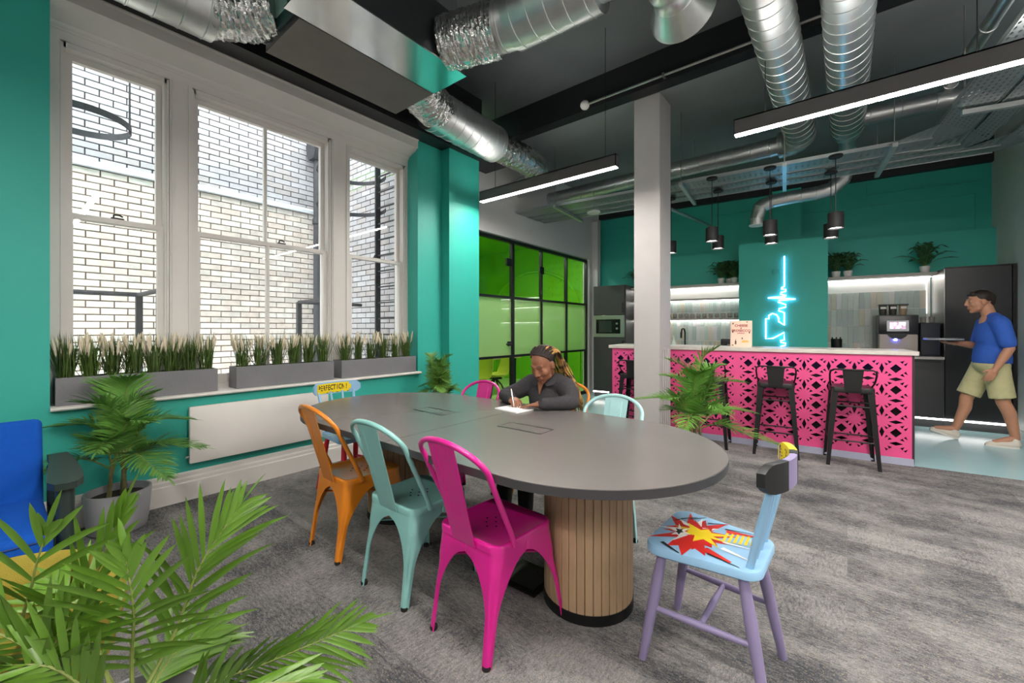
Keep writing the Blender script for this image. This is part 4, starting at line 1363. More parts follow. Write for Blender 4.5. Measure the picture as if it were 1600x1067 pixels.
# ------------------------------------------------------------------ pressed-steel chairs
def rsq(hx0, hx1, hy, r, n=5):
    """rounded trapezoid outline; hx0 half-width at rear (-y), hx1 at front (+y)"""
    out = []
    for (sx, sy, a0) in ((1, 1, 0), (-1, 1, PI / 2), (-1, -1, PI), (1, -1, 1.5 * PI)):
        hx = hx1 if sy > 0 else hx0
        for i in range(n + 1):
            a_ = a0 + (PI / 2) * i / n
            out.append((sx * (hx - r) + math.cos(a_) * r, sy * (hy - r) + math.sin(a_) * r))
    return out
def chair_leg(sx, sy, zt, top, foot, rt=0.045, rf=0.016, arch=0.052, wing0=0.027, wing1=0.043, th=0.004):
    """corner piece of the flared sheet-metal skirt, from the middle of one side to the middle of the next"""
    rows = 26
    cols = 22
    grid = []
    for i in range(rows + 1):
        f_ = i / rows                       # 0 seat, 1 foot
        z = zt * (1 - f_)
        e = f_ ** 1.12
        hx = top[0] + (foot[0] - top[0]) * e
        hy = top[1] + (foot[1] - top[1]) * e
        r = rt + (rf - rt) * min(1, f_ * 1.4)
        # width of the wing on each side measured from the corner
        depth = zt - z
        if depth <= arch:
            wx, wy = hx, hy
        else:
            g_ = min(1.0, (depth - arch) / 0.20)
            wing = wing1 + (wing0 - wing1) * min(1.0, (depth - arch) / (zt - arch))
            c = 1 - math.sqrt(max(0.0, 1 - (1 - g_) ** 2))
            wx = wing + (hx - wing) * (c ** 0.8)
            wy = wing + (hy - wing) * (c ** 0.8)
        row = []
        arcl = PI / 2 * r
        ax, ay = max(wx - r, 0.002), max(wy - r, 0.002)
        tot = ax + arcl + ay
        for j in range(cols + 1):
            s = tot * j / cols
            if s < ax:
                px, py = hx - r - (ax - s), hy
            elif s < ax + arcl:
                a_ = (s - ax) / r
                px, py = hx - r + math.sin(a_) * r, hy - r + math.cos(a_) * r
            else:
                px, py = hx, hy - r - (s - ax - arcl)
            # pressed flute on the corner
            mid = abs(j / cols - 0.5)
            if 0.28 < f_ < 0.82 and mid < 0.2:
                k_ = math.sin((f_ - 0.28) / 0.54 * PI) ** 0.5 * (1 - mid / 0.2) * 0.007
                px -= k_
                py -= k_
            row.append((px * sx, py * sy, z))
        grid.append(row)
    q = MB()
    W = cols + 1
    outer_ = [Vector(p) for r_ in grid for p in r_]
    inner_ = [Vector((p.x - sx * th * 0.8, p.y - sy * th * 0.8, p.z)) for p in outer_]
    n = len(outer_)
    fs_ = []
    for i in range(rows):
        for j in range(cols):
            a0 = i * W + j
            fs_.append((a0, a0 + 1, a0 + W + 1, a0 + W))
            fs_.append((n + a0, n + a0 + W, n + a0 + W + 1, n + a0 + 1))
        for j in (0, cols):
            a0 = i * W + j
            fs_.append((a0, a0 + W, n + a0 + W, n + a0))
    for j in range(cols):
        a0 = rows * W + j
        fs_.append((a0, a0 + 1, n + a0 + 1, n + a0))
        fs_.append((j, n + j, n + j + 1, j + 1))
    q._add(outer_ + inner_, fs_)
    return q
RUB = mat('black_rubber_foot', '#141414', 0.7)
HOLE = mat('seat_hole_dark', '#16090f', 0.8)
def steel_chair(label, m, loc, rotz=0.0):
    """faces local +y"""
    t = thing('steel_chair', label, 'chair', loc, rotz, 'pressed steel chairs round the table')
    ZS = 0.442
    top = (0.178, 0.178)
    for sx in (-1, 1):
        for sy in (-1, 1):
            ft = (0.175, 0.232) if sy < 0 else (0.212, 0.232)
            lg = chair_leg(sx, sy, ZS - 0.018, top, ft).build('leg', m, t, angle=50)
            q = MB(); q.lathe([(0.0, 0.0), (0.016, 0.0), (0.018, 0.006), (0.016, 0.016), (0.0, 0.016)], 12, c=(sx * (ft[0] - 0.015), sy * (ft[1] - 0.015), 0)); q.build('rubber_foot', RUB, lg)
    # seat pan: rolled rim, shallow dish
    o1 = rsq(0.180, 0.180, 0.180, 0.05, 6)
    def sc(k, z):
        return [Vector((p[0] * k, p[1] * k, z)) for p in o1]
    q = MB()
    q.loft([sc(0.985, ZS - 0.032), sc(1.012, ZS - 0.030), sc(1.012, ZS - 0.012), sc(1.0, ZS - 0.002), sc(0.97, ZS + 0.001), sc(0.93, ZS - 0.001), sc(0.80, ZS - 0.006), sc(0.55, ZS - 0.010), sc(0.25, ZS - 0.011)], True)
    so = q.build('seat', m, t, angle=50)
    q = MB()
    for (hx, hy) in ((0, 0), (-0.03, 0.03), (0.03, 0.03), (-0.03, -0.03), (0.03, -0.03), (0, 0.055), (0, -0.055), (0.055, 0), (-0.055, 0)):
        q.cyl((hx, hy, ZS - 0.0114), (hx, hy, ZS - 0.0086), 0.0042, n=8)
    ho = q.build('drain_holes', HOLE, so)
    ho['kind'] = 'stuff'
    # hoop: from the seat sides up over the back
    hp = []
    N = 26
    hp += [(0.184, -0.085, ZS - 0.02), (0.187, -0.105, ZS + 0.03), (0.190, -0.160, ZS + 0.14), (0.193, -0.215, ZS + 0.25)]
    for i in range(N + 1):
        a_ = PI * i / N
        hp.append((math.cos(a_) * 0.193, -0.240 - math.sin(a_) * 0.075, ZS + 0.305 + math.sin(a_) * 0.105))
    hp += [(-0.193, -0.215, ZS + 0.25), (-0.190, -0.160, ZS + 0.14), (-0.187, -0.105, ZS + 0.03), (-0.184, -0.085, ZS - 0.02)]
    q = MB(); q.tube(hp, 0.0115, 10); q.build('back_hoop', m, t, angle=60)
    # central splat
    def splat(z, w, y, d=0.0):
        return y
    q = MB()
    rows = 14
    L_ = []
    for i in range(rows + 1):
        f_ = i / rows
        z = ZS - 0.03 + f_ * 0.438
        w = 0.066 + 0.012 * f_
        y = -0.186 - 0.126 * f_
        ring = []
        for (x, dy) in ((-w, 0.0), (-w * 0.55, 0.0), (-w * 0.5, 0.004), (w * 0.5, 0.004), (w * 0.55, 0.0), (w, 0.0), (w, -0.004), (w * 0.55, -0.004), (w * 0.5, -0.0), (-w * 0.5, -0.0), (-w * 0.55, -0.004), (-w, -0.004)):
            emb = 1.0 if 0.30 < f_ < 0.86 else 0.0
            dd = dy if dy in (-0.004,) or abs(x) > w * 0.52 else (dy if emb else (0.0 if dy > 0 else -0.004))
            ring.append(Vector((x, y + dd, z)))
        L_.append(ring)
    q.loft(L_)
    q.build('back_splat', m, t, angle=25)
    q = MB()
    q.tube([(-0.16, -0.16, 0.30), (0.16, 0.16, 0.30)], 0.006, 6)
    q.build('cross_brace', m, t)
    q = MB()
    q.tube([(0.16, -0.16, 0.30), (-0.16, 0.16, 0.30)], 0.006, 6)
    q.build('cross_brace', m, t)
    return t
ORANGE = mat('orange_enamel', '#d9801c', 0.28, var=0.03, coat=0.4)
MINT = mat('mint_enamel', '#84b9b4', 0.32, var=0.03, coat=0.3)
AQUA = mat('pale_aqua_enamel', '#a9d5d6', 0.32, var=0.03, coat=0.3)
MAG = mat('magenta_enamel', '#cf1a88', 0.28, var=0.03, coat=0.4)
steel_chair('orange steel chair at the near side of the table, left of the mint one', ORANGE, (-2.315, 1.395, 0), math.radians(-2))
steel_chair('mint green steel chair between the orange and the magenta chair', MINT, (-1.735, 1.385, 0), math.radians(1))
steel_chair('magenta steel chair nearest the camera at the table', MAG, (-1.205, 1.385, 0), math.radians(-3))
steel_chair('magenta steel chair on the far side of the table by the teal pier', MAG, (-2.30, 2.205, 0), PI)
steel_chair('orange steel chair the writing woman sits on', ORANGE, (-1.71, 2.56, 0), PI)
steel_chair('pale aqua steel chair on the far side of the table in front of the column', AQUA, (-1.155, 2.20, 0), PI)

# ------------------------------------------------------------------ painted wooden chairs
BLUEP = mat('pale_blue_chair_paint', '#93bfe0', 0.4, var=0.05)
LILAC = mat('lilac_chair_paint', '#8a7fa3', 0.45, var=0.05)
REDP = mat('red_chair_paint', '#c01a2c', 0.4, var=0.04)
YEL = mat('yellow_print_paint', '#f0d21c', 0.45, var=0.03)
REDA = mat('red_print_paint', '#d0241f', 0.45, var=0.03)
BLKA = mat('black_print_paint', '#17181a', 0.45)
WHTA = mat('white_print_paint', '#e9e7e4', 0.45)
def wood_chair(label, legm, loc, rotz, rail_m):
    """faces local +y, spindle back"""
    t = thing('wooden_chair', label, 'chair', loc, rotz)
    ZS = 0.455
    o1 = rsq(0.165, 0.205, 0.195, 0.06, 6)
    q = MB()
    def sc(k, z):
        return [Vector((p[0] * k, p[1] * k, z)) for p in o1]
    q.loft([sc(0.95, ZS - 0.036), sc(1.0, ZS - 0.028), sc(1.0, ZS - 0.006), sc(0.985, ZS), sc(0.6, ZS)])
    q.build('seat', BLUEP, t, angle=40)
    feet = {}
    for sx in (-1, 1):
        for sy in (-1, 1):
            top = Vector((sx * (0.125 if sy < 0 else 0.15), sy * 0.135, ZS - 0.03))
            ft = Vector((sx * (0.165 if sy < 0 else 0.19), sy * (0.20 if sy > 0 else 0.215), 0.0))
            feet[sx, sy] = (top, ft)
            q = MB(); q.tube([top, top.lerp(ft, 0.35), top.lerp(ft, 0.75), ft], [0.017, 0.0215, 0.018, 0.0145], 14); q.build('leg', legm, t, angle=60)
    def at(sx, sy, f_):
        a_, b2 = feet[sx, sy]
        return a_.lerp(b2, f_)
    mids = []
    for sx in (-1, 1):
        a_, b2 = at(sx, -1, 0.52), at(sx, 1, 0.52)
        q = MB(); q.tube([a_, a_.lerp(b2, 0.5), b2], [0.009, 0.0135, 0.009], 10); q.build('side_stretcher', legm, t, angle=60)
        mids.append(a_.lerp(b2, 0.5))
    q = MB(); q.tube([mids[0], mids[0].lerp(mids[1], 0.5), mids[1]], [0.009, 0.0135, 0.009], 10); q.build('cross_stretcher', legm, t, angle=60)
    for k in range(4):
        x = -0.12 + k * 0.08
        b0 = Vector((x, -0.155, ZS - 0.01)); b1 = Vector((x * 1.3, -0.225, ZS + 0.31))
        r0 = 0.0125 if k in (0, 3) else 0.010
        q = MB(); q.tube([b0, b0.lerp(b1, 0.5), b1], [r0, r0 * 1.1, r0 * 0.8], 10); q.build('spindle', BLUEP, t, angle=60)
    # curved top rail
    n = 16
    rings = []
    for i in range(n + 1):
        u = -1 + 2 * i / n
        x = u * 0.205
        yc = -0.265 + 0.062 * u * u
        h = 0.048 * (1 - max(0, abs(u) - 0.80) ** 2 * 14)
        zc = ZS + 0.335
        ring = []
        for (dy, dz) in ((-0.013, -h), (-0.004, -h * 1.04), (0.010, -h), (0.010, h), (-0.004, h * 1.04), (-0.013, h)):
            ring.append(Vector((x, yc + dy, zc + dz)))
        rings.append(ring)
    q = MB()
    q.loft(rings)
    q.build('top_rail', rail_m, t, angle=35)
    return t, ZS
def blob_poly(cx, cy, r0, r1, n, rot=0, sx=1.0, sy=1.0, seed=0, k=1.22):
    r0, r1 = r0 * k, r1 * k
    rr = random.Random(seed)
    out = []
    for i in range(2 * n):
        a_ = rot + PI * i / n
        r = (r1 if i % 2 else r0) * rr.uniform(0.72, 1.25)
        out.append((cx + math.cos(a_) * r * sx, cy + math.sin(a_) * r * sy))
    return out
def decal(poly, z, m, parent, name='painted_patch'):
    q = MB()
    n = len(poly)
    cx = sum(p[0] for p in poly) / n
    cy = sum(p[1] for p in poly) / n
    vs_ = [Vector((p[0], p[1], z)) for p in poly] + [Vector((cx, cy, z))]
    q._add(vs_, [(i, (i + 1) % n, n) for i in range(n)])
    return q.build(name, m, parent)
# chair at the near end of the table: abstract comic-style splash on the seat
w1, ZS = wood_chair('pale blue wooden chair with lilac legs and a painted starburst seat', LILAC, (-0.415, 1.765, 0), math.radians(88), [LILAC])
decal(blob_poly(0.00, 0.075, 0.060, 0.118, 11, 0.2, 1.45, 0.95, 3), ZS + 0.0006, REDA, w1)
decal(blob_poly(0.02, 0.075, 0.035, 0.100, 7, 0.5, 1.2, 0.9, 9), ZS + 0.0009, WHTA, w1)
decal(blob_poly(0.00, 0.045, 0.040, 0.080, 9, 0.1, 1.3, 1.2, 5), ZS + 0.0012, REDA, w1)
decal(blob_poly(0.015, 0.04, 0.028, 0.062, 8, 0.3, 1.1, 1.5, 11), ZS + 0.0015, YEL, w1)
decal(blob_poly(-0.02, 0.115, 0.014, 0.036, 6, 0.0, 1.5, 1.0, 8), ZS + 0.0018, WHTA, w1)
decal(blob_poly(-0.02, 0.118, 0.008, 0.016, 5, 0.4, 1.5, 1.0, 2), ZS + 0.0021, BLKA, w1)
for (x0, y0, x1, y1, w_, mm) in ((0.10, -0.03, 0.13, -0.14, 0.016, REDA), (-0.10, 0.0, -0.135, -0.10, 0.020, REDA), (-0.125, -0.02, -0.15, -0.13, 0.006, BLKA), (0.12, -0.02, 0.15, -0.13, 0.004, BLKA), (0.0, -0.04, 0.01, -0.14, 0.006, WHTA), (-0.15, 0.14, -0.19, 0.06, 0.008, BLKA), (0.10, 0.15, 0.16, 0.10, 0.004, BLKA), (0.12, 0.12, 0.18, 0.07, 0.004, BLKA), (0.07, 0.165, 0.11, 0.14, 0.004, BLKA), (-0.05, -0.05, -0.08, -0.15, 0.010, WHTA), (0.13, 0.05, 0.17, -0.02, 0.004, BLKA)):
    d = Vector((x1 - x0, y1 - y0)); nrm = Vector((-d.y, d.x)).normalized() * w_
    decal([(x0 + nrm.x, y0 + nrm.y), (x0 - nrm.x, y0 - nrm.y), (x1 - nrm.x * .3, y1 - nrm.y * .3), (x1 + nrm.x * .3, y1 + nrm.y * .3)], ZS + 0.0024, mm, w1)
for k in range(6):
    x0 = 0.035 + k * 0.006; y0 = -0.045 - k * 0.018
    decal([(x0 - .03, y0), (x0 + .055, y0 + 0.004), (x0 + .055, y0 + .013), (x0 - .03, y0 + .010)], ZS + 0.0027, YEL, w1, 'painted_bar')
# black and yellow painting on the top rail
def rail_patch(u0, u1, z0, z1, m, parent, side=1, grow=0.0012, name='painted_patch', n=8):
    rings = []
    for i in range(n + 1):
        u = u0 + (u1 - u0) * i / n
        x = u * 0.205
        yc = -0.265 + 0.062 * u * u
        y = yc + (0.010 + grow if side > 0 else -0.013 - grow)
        rings.append((Vector((x, y, ZS + 0.335 + z0)), Vector((x, y, ZS + 0.335 + z1))))
    q = MB()
    vs_ = [p for r_ in rings for p in r_]
    q._add(vs_, [(2 * i, 2 * i + 2, 2 * i + 3, 2 * i + 1) for i in range(n)])
    return q.build(name, m, parent)
def rail_cap(u0, u1, m, parent, k=1.03):
    rings = []
    n = 8
    for i in range(n + 1):
        u = u0 + (u1 - u0) * i / n
        x = u * 0.207
        yc = -0.265 + 0.062 * u * u
        h = 0.048 * (1 - max(0, abs(u) - 0.80) ** 2 * 14) * k
        ring = []
        for (dy, dz) in ((-0.0142, -h), (-0.004, -h * 1.04), (0.0112, -h), (0.0112, h), (-0.004, h * 1.04), (-0.0142, h)):
            ring.append(Vector((x, yc + dy, ZS + 0.335 + dz)))
        rings.append(ring)
    q = MB(); q.loft(rings)
    return q.build('painted_band', m, parent, angle=35)
rail_cap(-1.0, -0.45, BLKA, w1)
rail_cap(0.10, 0.35, BLKA, w1)
rail_cap(0.36, 1.0, YEL, w1)
rr = random.Random(4)
for k in range(34):
    u = rr.uniform(0.45, 0.92); z = rr.uniform(-0.034, 0.03)
    rail_patch(u, u + rr.uniform(0.015, 0.05), z, z + rr.uniform(0.003, 0.007), BLKA, w1, 1, 0.0026, 'painted_scribble', 1)
for (u, z, du, dz) in ((-0.9, 0.02, 0.16, 0.006), (-0.82, 0.0, 0.1, 0.008), (-0.7, 0.03, 0.2, 0.005)):
    rail_patch(u, u + du, z, z + dz, WHTA, w1, 1, 0.0026, 'painted_patch', 3)
# chair at the far end
w2, ZS = wood_chair('pale blue wooden chair with red legs and a yellow lettered back by the radiator', REDP, (-3.10, 1.80, 0), math.radians(-88), [BLUEP])
rail_patch(-0.58, 0.84, -0.040, 0.040, YEL, w2, 1)
rail_patch(-0.66, -0.58, -0.020, 0.020, YEL, w2, 1, n=2)
for i, chx in enumerate('PERFECTION!'):
    u = 0.74 - i * 0.122
    x = u * 0.205
    yc = -0.265 + 0.062 * u * u + 0.0125
    text_part(chx, 0.058, BLKA, w2, Matrix.Translation((x, yc, ZS + 0.338)) @ Matrix.Rotation(PI, 4, 'Z') @ Matrix.Diagonal((0.66, 1, 1, 1)) @ RX, 'letter')
for k in range(5):
    rail_patch(-0.6 + k * 0.22, -0.5 + k * 0.22, -0.04, -0.036, BLKA, w2, 1, 0.002, 'painted_patch', 2)
for (a_, mm, sd, yy) in ((0.9, YEL, 4, 0.02), (0.6, mat('grey_print_paint', '#7f8a8c', 0.5), 6, 0.06), (0.45, BLKA, 8, 0.10), (0.4, REDA, 12, 0.15)):
    decal(blob_poly(0.03 - yy * 0.3, yy - 0.03, 0.05 * a_, 0.11 * a_, 8, 0.2, 1.3, 0.8, sd), ZS + 0.0006 + yy * 0.006, mm, w2)

# ------------------------------------------------------------------ bar stools
st = None
for i, (x, lab) in enumerate(((-2.52, 'black steel bar stool at the left end of the bar, half behind the column'), (-1.70, 'black steel bar stool behind the potted palm'), (-1.075, 'black steel bar stool second from the right at the pink bar'), (-0.47, 'black steel bar stool nearest the right end of the pink bar'))):
    if st is None:
        st = kthing('bar_stool', lab, 'stool', x, -0.205, 0, 'black bar stools')
        ZB = 0.735
        for sx in (-1, 1):
            for sy in (-1, 1):
                tp = (0.155, 0.15); ft = (0.20, 0.19)
                rings = []
                for f_ in (0.0, 0.5, 1.0):
                    hx = tp[0] + (ft[0] - tp[0]) * f_; hy = tp[1] + (ft[1] - tp[1]) * f_
                    w_ = 0.052 - 0.024 * f_; th_ = 0.006
                    z = (ZB - 0.02) * (1 - f_)
                    L_ = [(hx, hy), (hx - w_, hy), (hx - w_, hy - th_), (hx - th_ * 1.6, hy - th_ * 1.6), (hx - th_, hy - w_), (hx, hy - w_)]
                    rings.append([Vector((p[0] * sx, p[1] * sy, z)) for p in L_])
                q = MB(); q.loft(rings); lg = q.build('leg', BLACKM, st, angle=30)
                q = MB(); q.box(ft[0] * sx - 0.028 * sx, ft[0] * sx, ft[1] * sy - 0.028 * sy, ft[1] * sy, 0, 0.012); q.build('rubber_foot', RUB, lg)
        o1 = rsq(0.16, 0.16, 0.155, 0.035, 5)
        q = MB(); q.loft([[Vector((p[0] * k, p[1] * k, z)) for p in o1] for k, z in ((0.98, ZB - 0.05), (1.01, ZB - 0.045), (1.01, ZB - 0.008), (0.99, ZB), (0.9, ZB), (0.6, ZB - 0.006))]); q.build('seat', BLACKM, st, angle=40)
        for zz in (0.24, 0.56):
            e = (ZB - zz) / ZB
            hx = 0.155 + 0.045 * e - 0.012; hy = 0.15 + 0.04 * e - 0.012
            for (p0, p1) in (((-hx, -hy), (hx, -hy)), ((-hx, hy), (hx, hy)), ((-hx, -hy), (-hx, hy)), ((hx, -hy), (hx, hy))):
                q = MB(); q.cyl((p0[0], p0[1], zz), (p1[0], p1[1], zz), 0.007, n=8); q.build('foot_rail', BLACKM, st)
        q = MB(); q.tube([(-0.15, 0.02, ZB - 0.02), (-0.165, -0.10, ZB + 0.05), (-0.17, -0.155, ZB + 0.12), (-0.165, -0.17, ZB + 0.155), (-0.14, -0.175, ZB + 0.168), (0.14, -0.175, ZB + 0.168), (0.165, -0.17, ZB + 0.155), (0.17, -0.155, ZB + 0.12), (0.165, -0.10, ZB + 0.05), (0.15, 0.02, ZB - 0.02)], 0.008, 8); q.build('back_hoop', BLACKM, st, angle=60)
        q = MB(); q.prism([(-0.06, ZB - 0.03), (0.06, ZB - 0.03), (0.078, ZB + 0.168), (-0.078, ZB + 0.168)], -0.172, -0.166, axis='y'); q.build('back_plate', BLACKM, st)
    else:
        dup(st, K(x, -0.205), TH, lab, 'black bar stools')

# ------------------------------------------------------------------ blue armchair, yellow tub chair
BLUEF = mat('royal_blue_felt', '#0d4da8', 0.85, var=0.06, vscale=40, bump=0.25, bscale=300, spec=0.2)
DKGRN = mat('dark_stained_wood', '#23302c', 0.4, var=0.08)
ac = thing('blue_armchair', 'royal blue upholstered armchair with dark wooden arms at the left edge', 'armchair', (-3.0, -0.14, 0))
q = MB(); q.rbox(-0.26, 0.36, -0.31, 0.30, 0.27, 0.42, 0.035, 3); q.build('seat_cushion', BLUEF, ac, angle=60)
q = MB(); q.tube([(0.36, -0.29, 0.385), (0.36, 0.28, 0.385)], 0.004, 6); q.build('piping', mat('navy_piping', '#0a2a5c', 0.7), ac)
Mb = Matrix.Translation((-0.27, 0, 0.34)) @ Matrix.Rotation(math.radians(-14), 4, 'Y')
q = MB(); q.rbox(-0.07, 0.06, -0.31, 0.30, 0.0, 0.47, 0.03, 3, M=Mb); q.build('back_cushion', BLUEF, ac, angle=60)
for sy in (-1, 1):
    pl = [(-0.33, 0.05), (-0.25, 0.055), (-0.1, 0.06), (0.12, 0.065), (0.25, 0.06), (0.30, 0.035), (0.31, 0.0), (0.30, -0.035), (0.25, -0.055), (0.12, -0.05), (-0.1, -0.03), (-0.25, -0.025), (-0.33, -0.025)]
    zf = lambda x: 0.615 - 0.055 * max(0, x) - 0.05 * max(0, -x - 0.2)
    yo = 0.36 * sy - 0.02
    rings = [[Vector((p[0], yo + p[1] * sy, zf(p[0]) + dz)) for p in pl] for dz in (-0.03, -0.006, 0.0)]
    q = MB(); q.loft(rings); q.build('armrest', DKGRN, ac, angle=40)
    q = MB(); q.tube([(0.25, yo, 0.59), (0.27, yo, 0.3), (0.29, yo, 0.0)], [0.032, 0.028, 0.022], 12); q.build('front_leg', DKGRN, ac, angle=60)
    q = MB(); q.tube([(-0.24, yo, 0.57), (-0.28, yo, 0.3), (-0.34, yo, 0.0)], [0.03, 0.028, 0.022], 12); q.build('rear_leg', DKGRN, ac, angle=60)
    q = MB(); q.box(-0.28, 0.27, yo - 0.015, yo + 0.015, 0.26, 0.32); q.build('side_rail', DKGRN, ac)
YELF = mat('mustard_yellow_felt', '#8a7e30', 0.85, var=0.06, vscale=40, bump=0.25, bscale=300, spec=0.2)
yc_ = thing('yellow_tub_chair', 'mustard yellow tub chair half hidden by palm leaves at the lower left', 'armchair', (-1.90, -0.05, -0.0), math.radians(35))
q = MB()
rings = []
for i in range(25):
    a_ = math.radians(-40 + 260 * i / 24)
    d = Vector((math.cos(a_), math.sin(a_), 0))
    rings.append([d * 0.235 + Vector((0, 0, 0.30)), d * 0.30 + Vector((0, 0, 0.28)), d * 0.33 + Vector((0, 0, 0.42)), d * 0.325 + Vector((0, 0, 0.495)), d * 0.295 + Vector((0, 0, 0.515)), d * 0.265 + Vector((0, 0, 0.495)), d * 0.245 + Vector((0, 0, 0.40))])
q.loft(rings); q.build('shell_back', YELF, yc_, angle=60)
q = MB(); q.lathe([(0.0, 0.28), (0.25, 0.28), (0.265, 0.30), (0.265, 0.36), (0.25, 0.385), (0.0, 0.395)], 32); q.build('seat_cushion', YELF, yc_, angle=60)
for k in range(4):
    a_ = PI / 4 + k * PI / 2
    q = MB(); q.tube([(math.cos(a_) * 0.16, math.sin(a_) * 0.16, 0.29), (math.cos(a_) * 0.25, math.sin(a_) * 0.25, 0.0)], [0.018, 0.011], 10); q.build('leg', DKGRN, yc_)

# chairs and table inside the green room
LIMEC = mat('yellow_green_shell', '#b9bf3f', 0.5, var=0.05)
sh = None
for i, (x, y, rz, lab) in enumerate(((-4.75, 4.95, 2.9, 'nearest the door in the green room'), (-4.85, 5.55, 2.7, 'second from the door in the green room'), (-4.6, 4.35, 2.8, 'closest to the teal pier in the green room'))):
    if sh is None:
        sh = thing('shell_chair', 'yellow green shell chair on dark legs ' + lab, 'chair', (x, y, 0), rz, 'shell chairs in the green room')
        q = MB()
        rings = []
        for (yy, z, w) in ((0.22, 0.43, 0.20), (0.20, 0.455, 0.225), (0.05, 0.44, 0.24), (-0.12, 0.445, 0.24), (-0.19, 0.50, 0.235), (-0.23, 0.62, 0.225), (-0.26, 0.76, 0.205), (-0.275, 0.84, 0.16)):
            rings.append([Vector((u * w, yy + 0.05 * (u * u) * (1 if z > 0.46 else 0.2), z + 0.05 * u * u * (1 if z < 0.5 else 0))) for u in [-1 + 2 * k / 10 for k in range(11)]] + [Vector((u * w, yy + 0.05 * (u * u) * (1 if z > 0.46 else 0.2) - (0.012 if z > 0.46 else 0), z + 0.05 * u * u * (1 if z < 0.5 else 0) - (0.012 if z < 0.5 else 0))) for u in [1 - 2 * k / 10 for k in range(11)]])
        q.loft(rings); q.build('shell', LIMEC, sh, angle=60)
        for k in range(4):
            a_ = PI / 4 + k * PI / 2
            q = MB(); q.tube([(0, 0, 0.42), (math.cos(a_) * 0.12, math.sin(a_) * 0.12, 0.30), (math.cos(a_) * 0.27, math.sin(a_) * 0.27, 0.0)], 0.016, 8); q.build('leg', BLACKM, sh)
        q = MB(); q.box(-0.09, 0.09, -0.09, 0.09, 0.40, 0.43); q.build('mount_plate', BLACKM, sh)
    else:
        dup(sh, (x, y, 0), rz, 'yellow green shell chair on dark legs ' + lab, 'shell chairs in the green room')
t = thing('meeting_room_table', 'pale wooden table behind the chairs in the green room', 'table', (-5.75, 5.4, 0))
q = MB(); q.rbox(-0.6, 0.6, -1.1, 1.3, 0.70, 0.735, 0.01, 2); q.build('tabletop', mat('pale_peach_wood', '#dcb98e', 0.4, var=0.06), t)
for (x, y) in ((-0.5, -1.0), (0.5, -1.0), (-0.5, 1.2), (0.5, 1.2)):
    q = MB(); q.box(x - 0.025, x + 0.025, y - 0.025, y + 0.025, 0, 0.70); q.build('leg', BLACKM, t)
# ------------------------------------------------------------------ plants
def leaflet(q, p, d, n_, L, w, droop, seg=4, fold=0.25):
    """tapering folded blade from p along d, n_ is the blade normal"""
    d = d.normalized()
    s = d.cross(n_).normalized()
    n_ = s.cross(d).normalized()
    vs_ = []
    for i in range(seg + 1):
        f_ = i / seg
        c = p + d * (L * f_) - Vector((0, 0, 1)) * (droop * L * f_ * f_)
        ww = w * (math.sin(PI * min(1, 0.12 + 0.88 * f_)) ** 0.75 if f_ < 1 else 0.02)
        vs_ += [c + s * ww + n_ * (fold * ww), c, c - s * ww + n_ * (fold * ww)]
    fs_ = []
    for i in range(seg):
        a_ = i * 3
        fs_ += [(a_, a_ + 1, a_ + 4, a_ + 3), (a_ + 1, a_ + 2, a_ + 5, a_ + 4)]
    q._add(vs_, fs_)

def frond(name, m, parent, ctrl, nl, leaf_len, leaf_w, start=0.25, rr=None, ang=(65, 25), lift=0.25, droop=0.12, r0=0.006, seg=4, side=None, xmin=None, ymax=None):
    """feather leaf: curved stalk through ctrl points with rows of leaflets on both sides"""
    rr = rr or RND
    C = [Vector(c) for c in ctrl]
    def at(t_):
        # Catmull-Rom
        n = len(C) - 1
        x = min(t_ * n, n - 1e-6)
        i = int(x)
        f_ = x - i
        p0 = C[max(i - 1, 0)]; p1 = C[i]; p2 = C[i + 1]; p3 = C[min(i + 2, n)]
        return 0.5 * ((2 * p1) + (p2 - p0) * f_ + (2 * p0 - 5 * p1 + 4 * p2 - p3) * f_ * f_ + (3 * p1 - p0 - 3 * p2 + p3) * f_ ** 3)
    q = MB()
    N = 14
    q.cur = 1
    q.tube([at(i / N) for i in range(N + 1)], [r0 * (1 - 0.8 * i / N) for i in range(N + 1)], 5)
    q.cur = 0
    for k in range(nl):
        f_ = k / (nl - 1)
        t_ = start + (1 - start) * f_ * 0.985
        p = at(t_)
        tg = (at(min(1, t_ + 0.02)) - at(max(0, t_ - 0.02))).normalized()
        sd = tg.cross(Vector((0, 0, 1)))
        if side is not None:
            sd = Vector(side) - tg * tg.dot(Vector(side))
        sd = sd.normalized() if sd.length > 1e-4 else Vector((1, 0, 0))
        up = sd.cross(tg).normalized()
        if side is None and up.z < 0:
            up = -up
        a_ = math.radians(ang[0] + (ang[1] - ang[0]) * f_ + rr.uniform(-7, 7))
        L = leaf_len * (0.55 + 0.45 * math.sin(PI * min(1, 0.25 + 0.72 * f_))) * (1.0 - 0.45 * max(0, f_ - 0.6) / 0.4) * rr.uniform(0.88, 1.1)
        for s_ in (-1, 1):
            d = tg * math.cos(a_) + sd * (s_ * math.sin(a_)) + up * (lift + rr.uniform(-0.1, 0.1))
            leaflet(q, p, d, up, L, leaf_w, droop * rr.uniform(0.6, 1.4), seg)
    leaflet(q, at(1.0), (at(1.0) - at(0.96)), Vector((0, 0, 1)), leaf_len * 0.5, leaf_w, 0.1, seg)
    if xmin is not None:
        q.v = [(max(v[0], xmin), v[1], v[2]) for v in q.v]
    if ymax is not None:
        q.v = [(v[0], min(v[1], ymax), v[2]) for v in q.v]
    return q.build(name, [m, STEM], parent, angle=60)

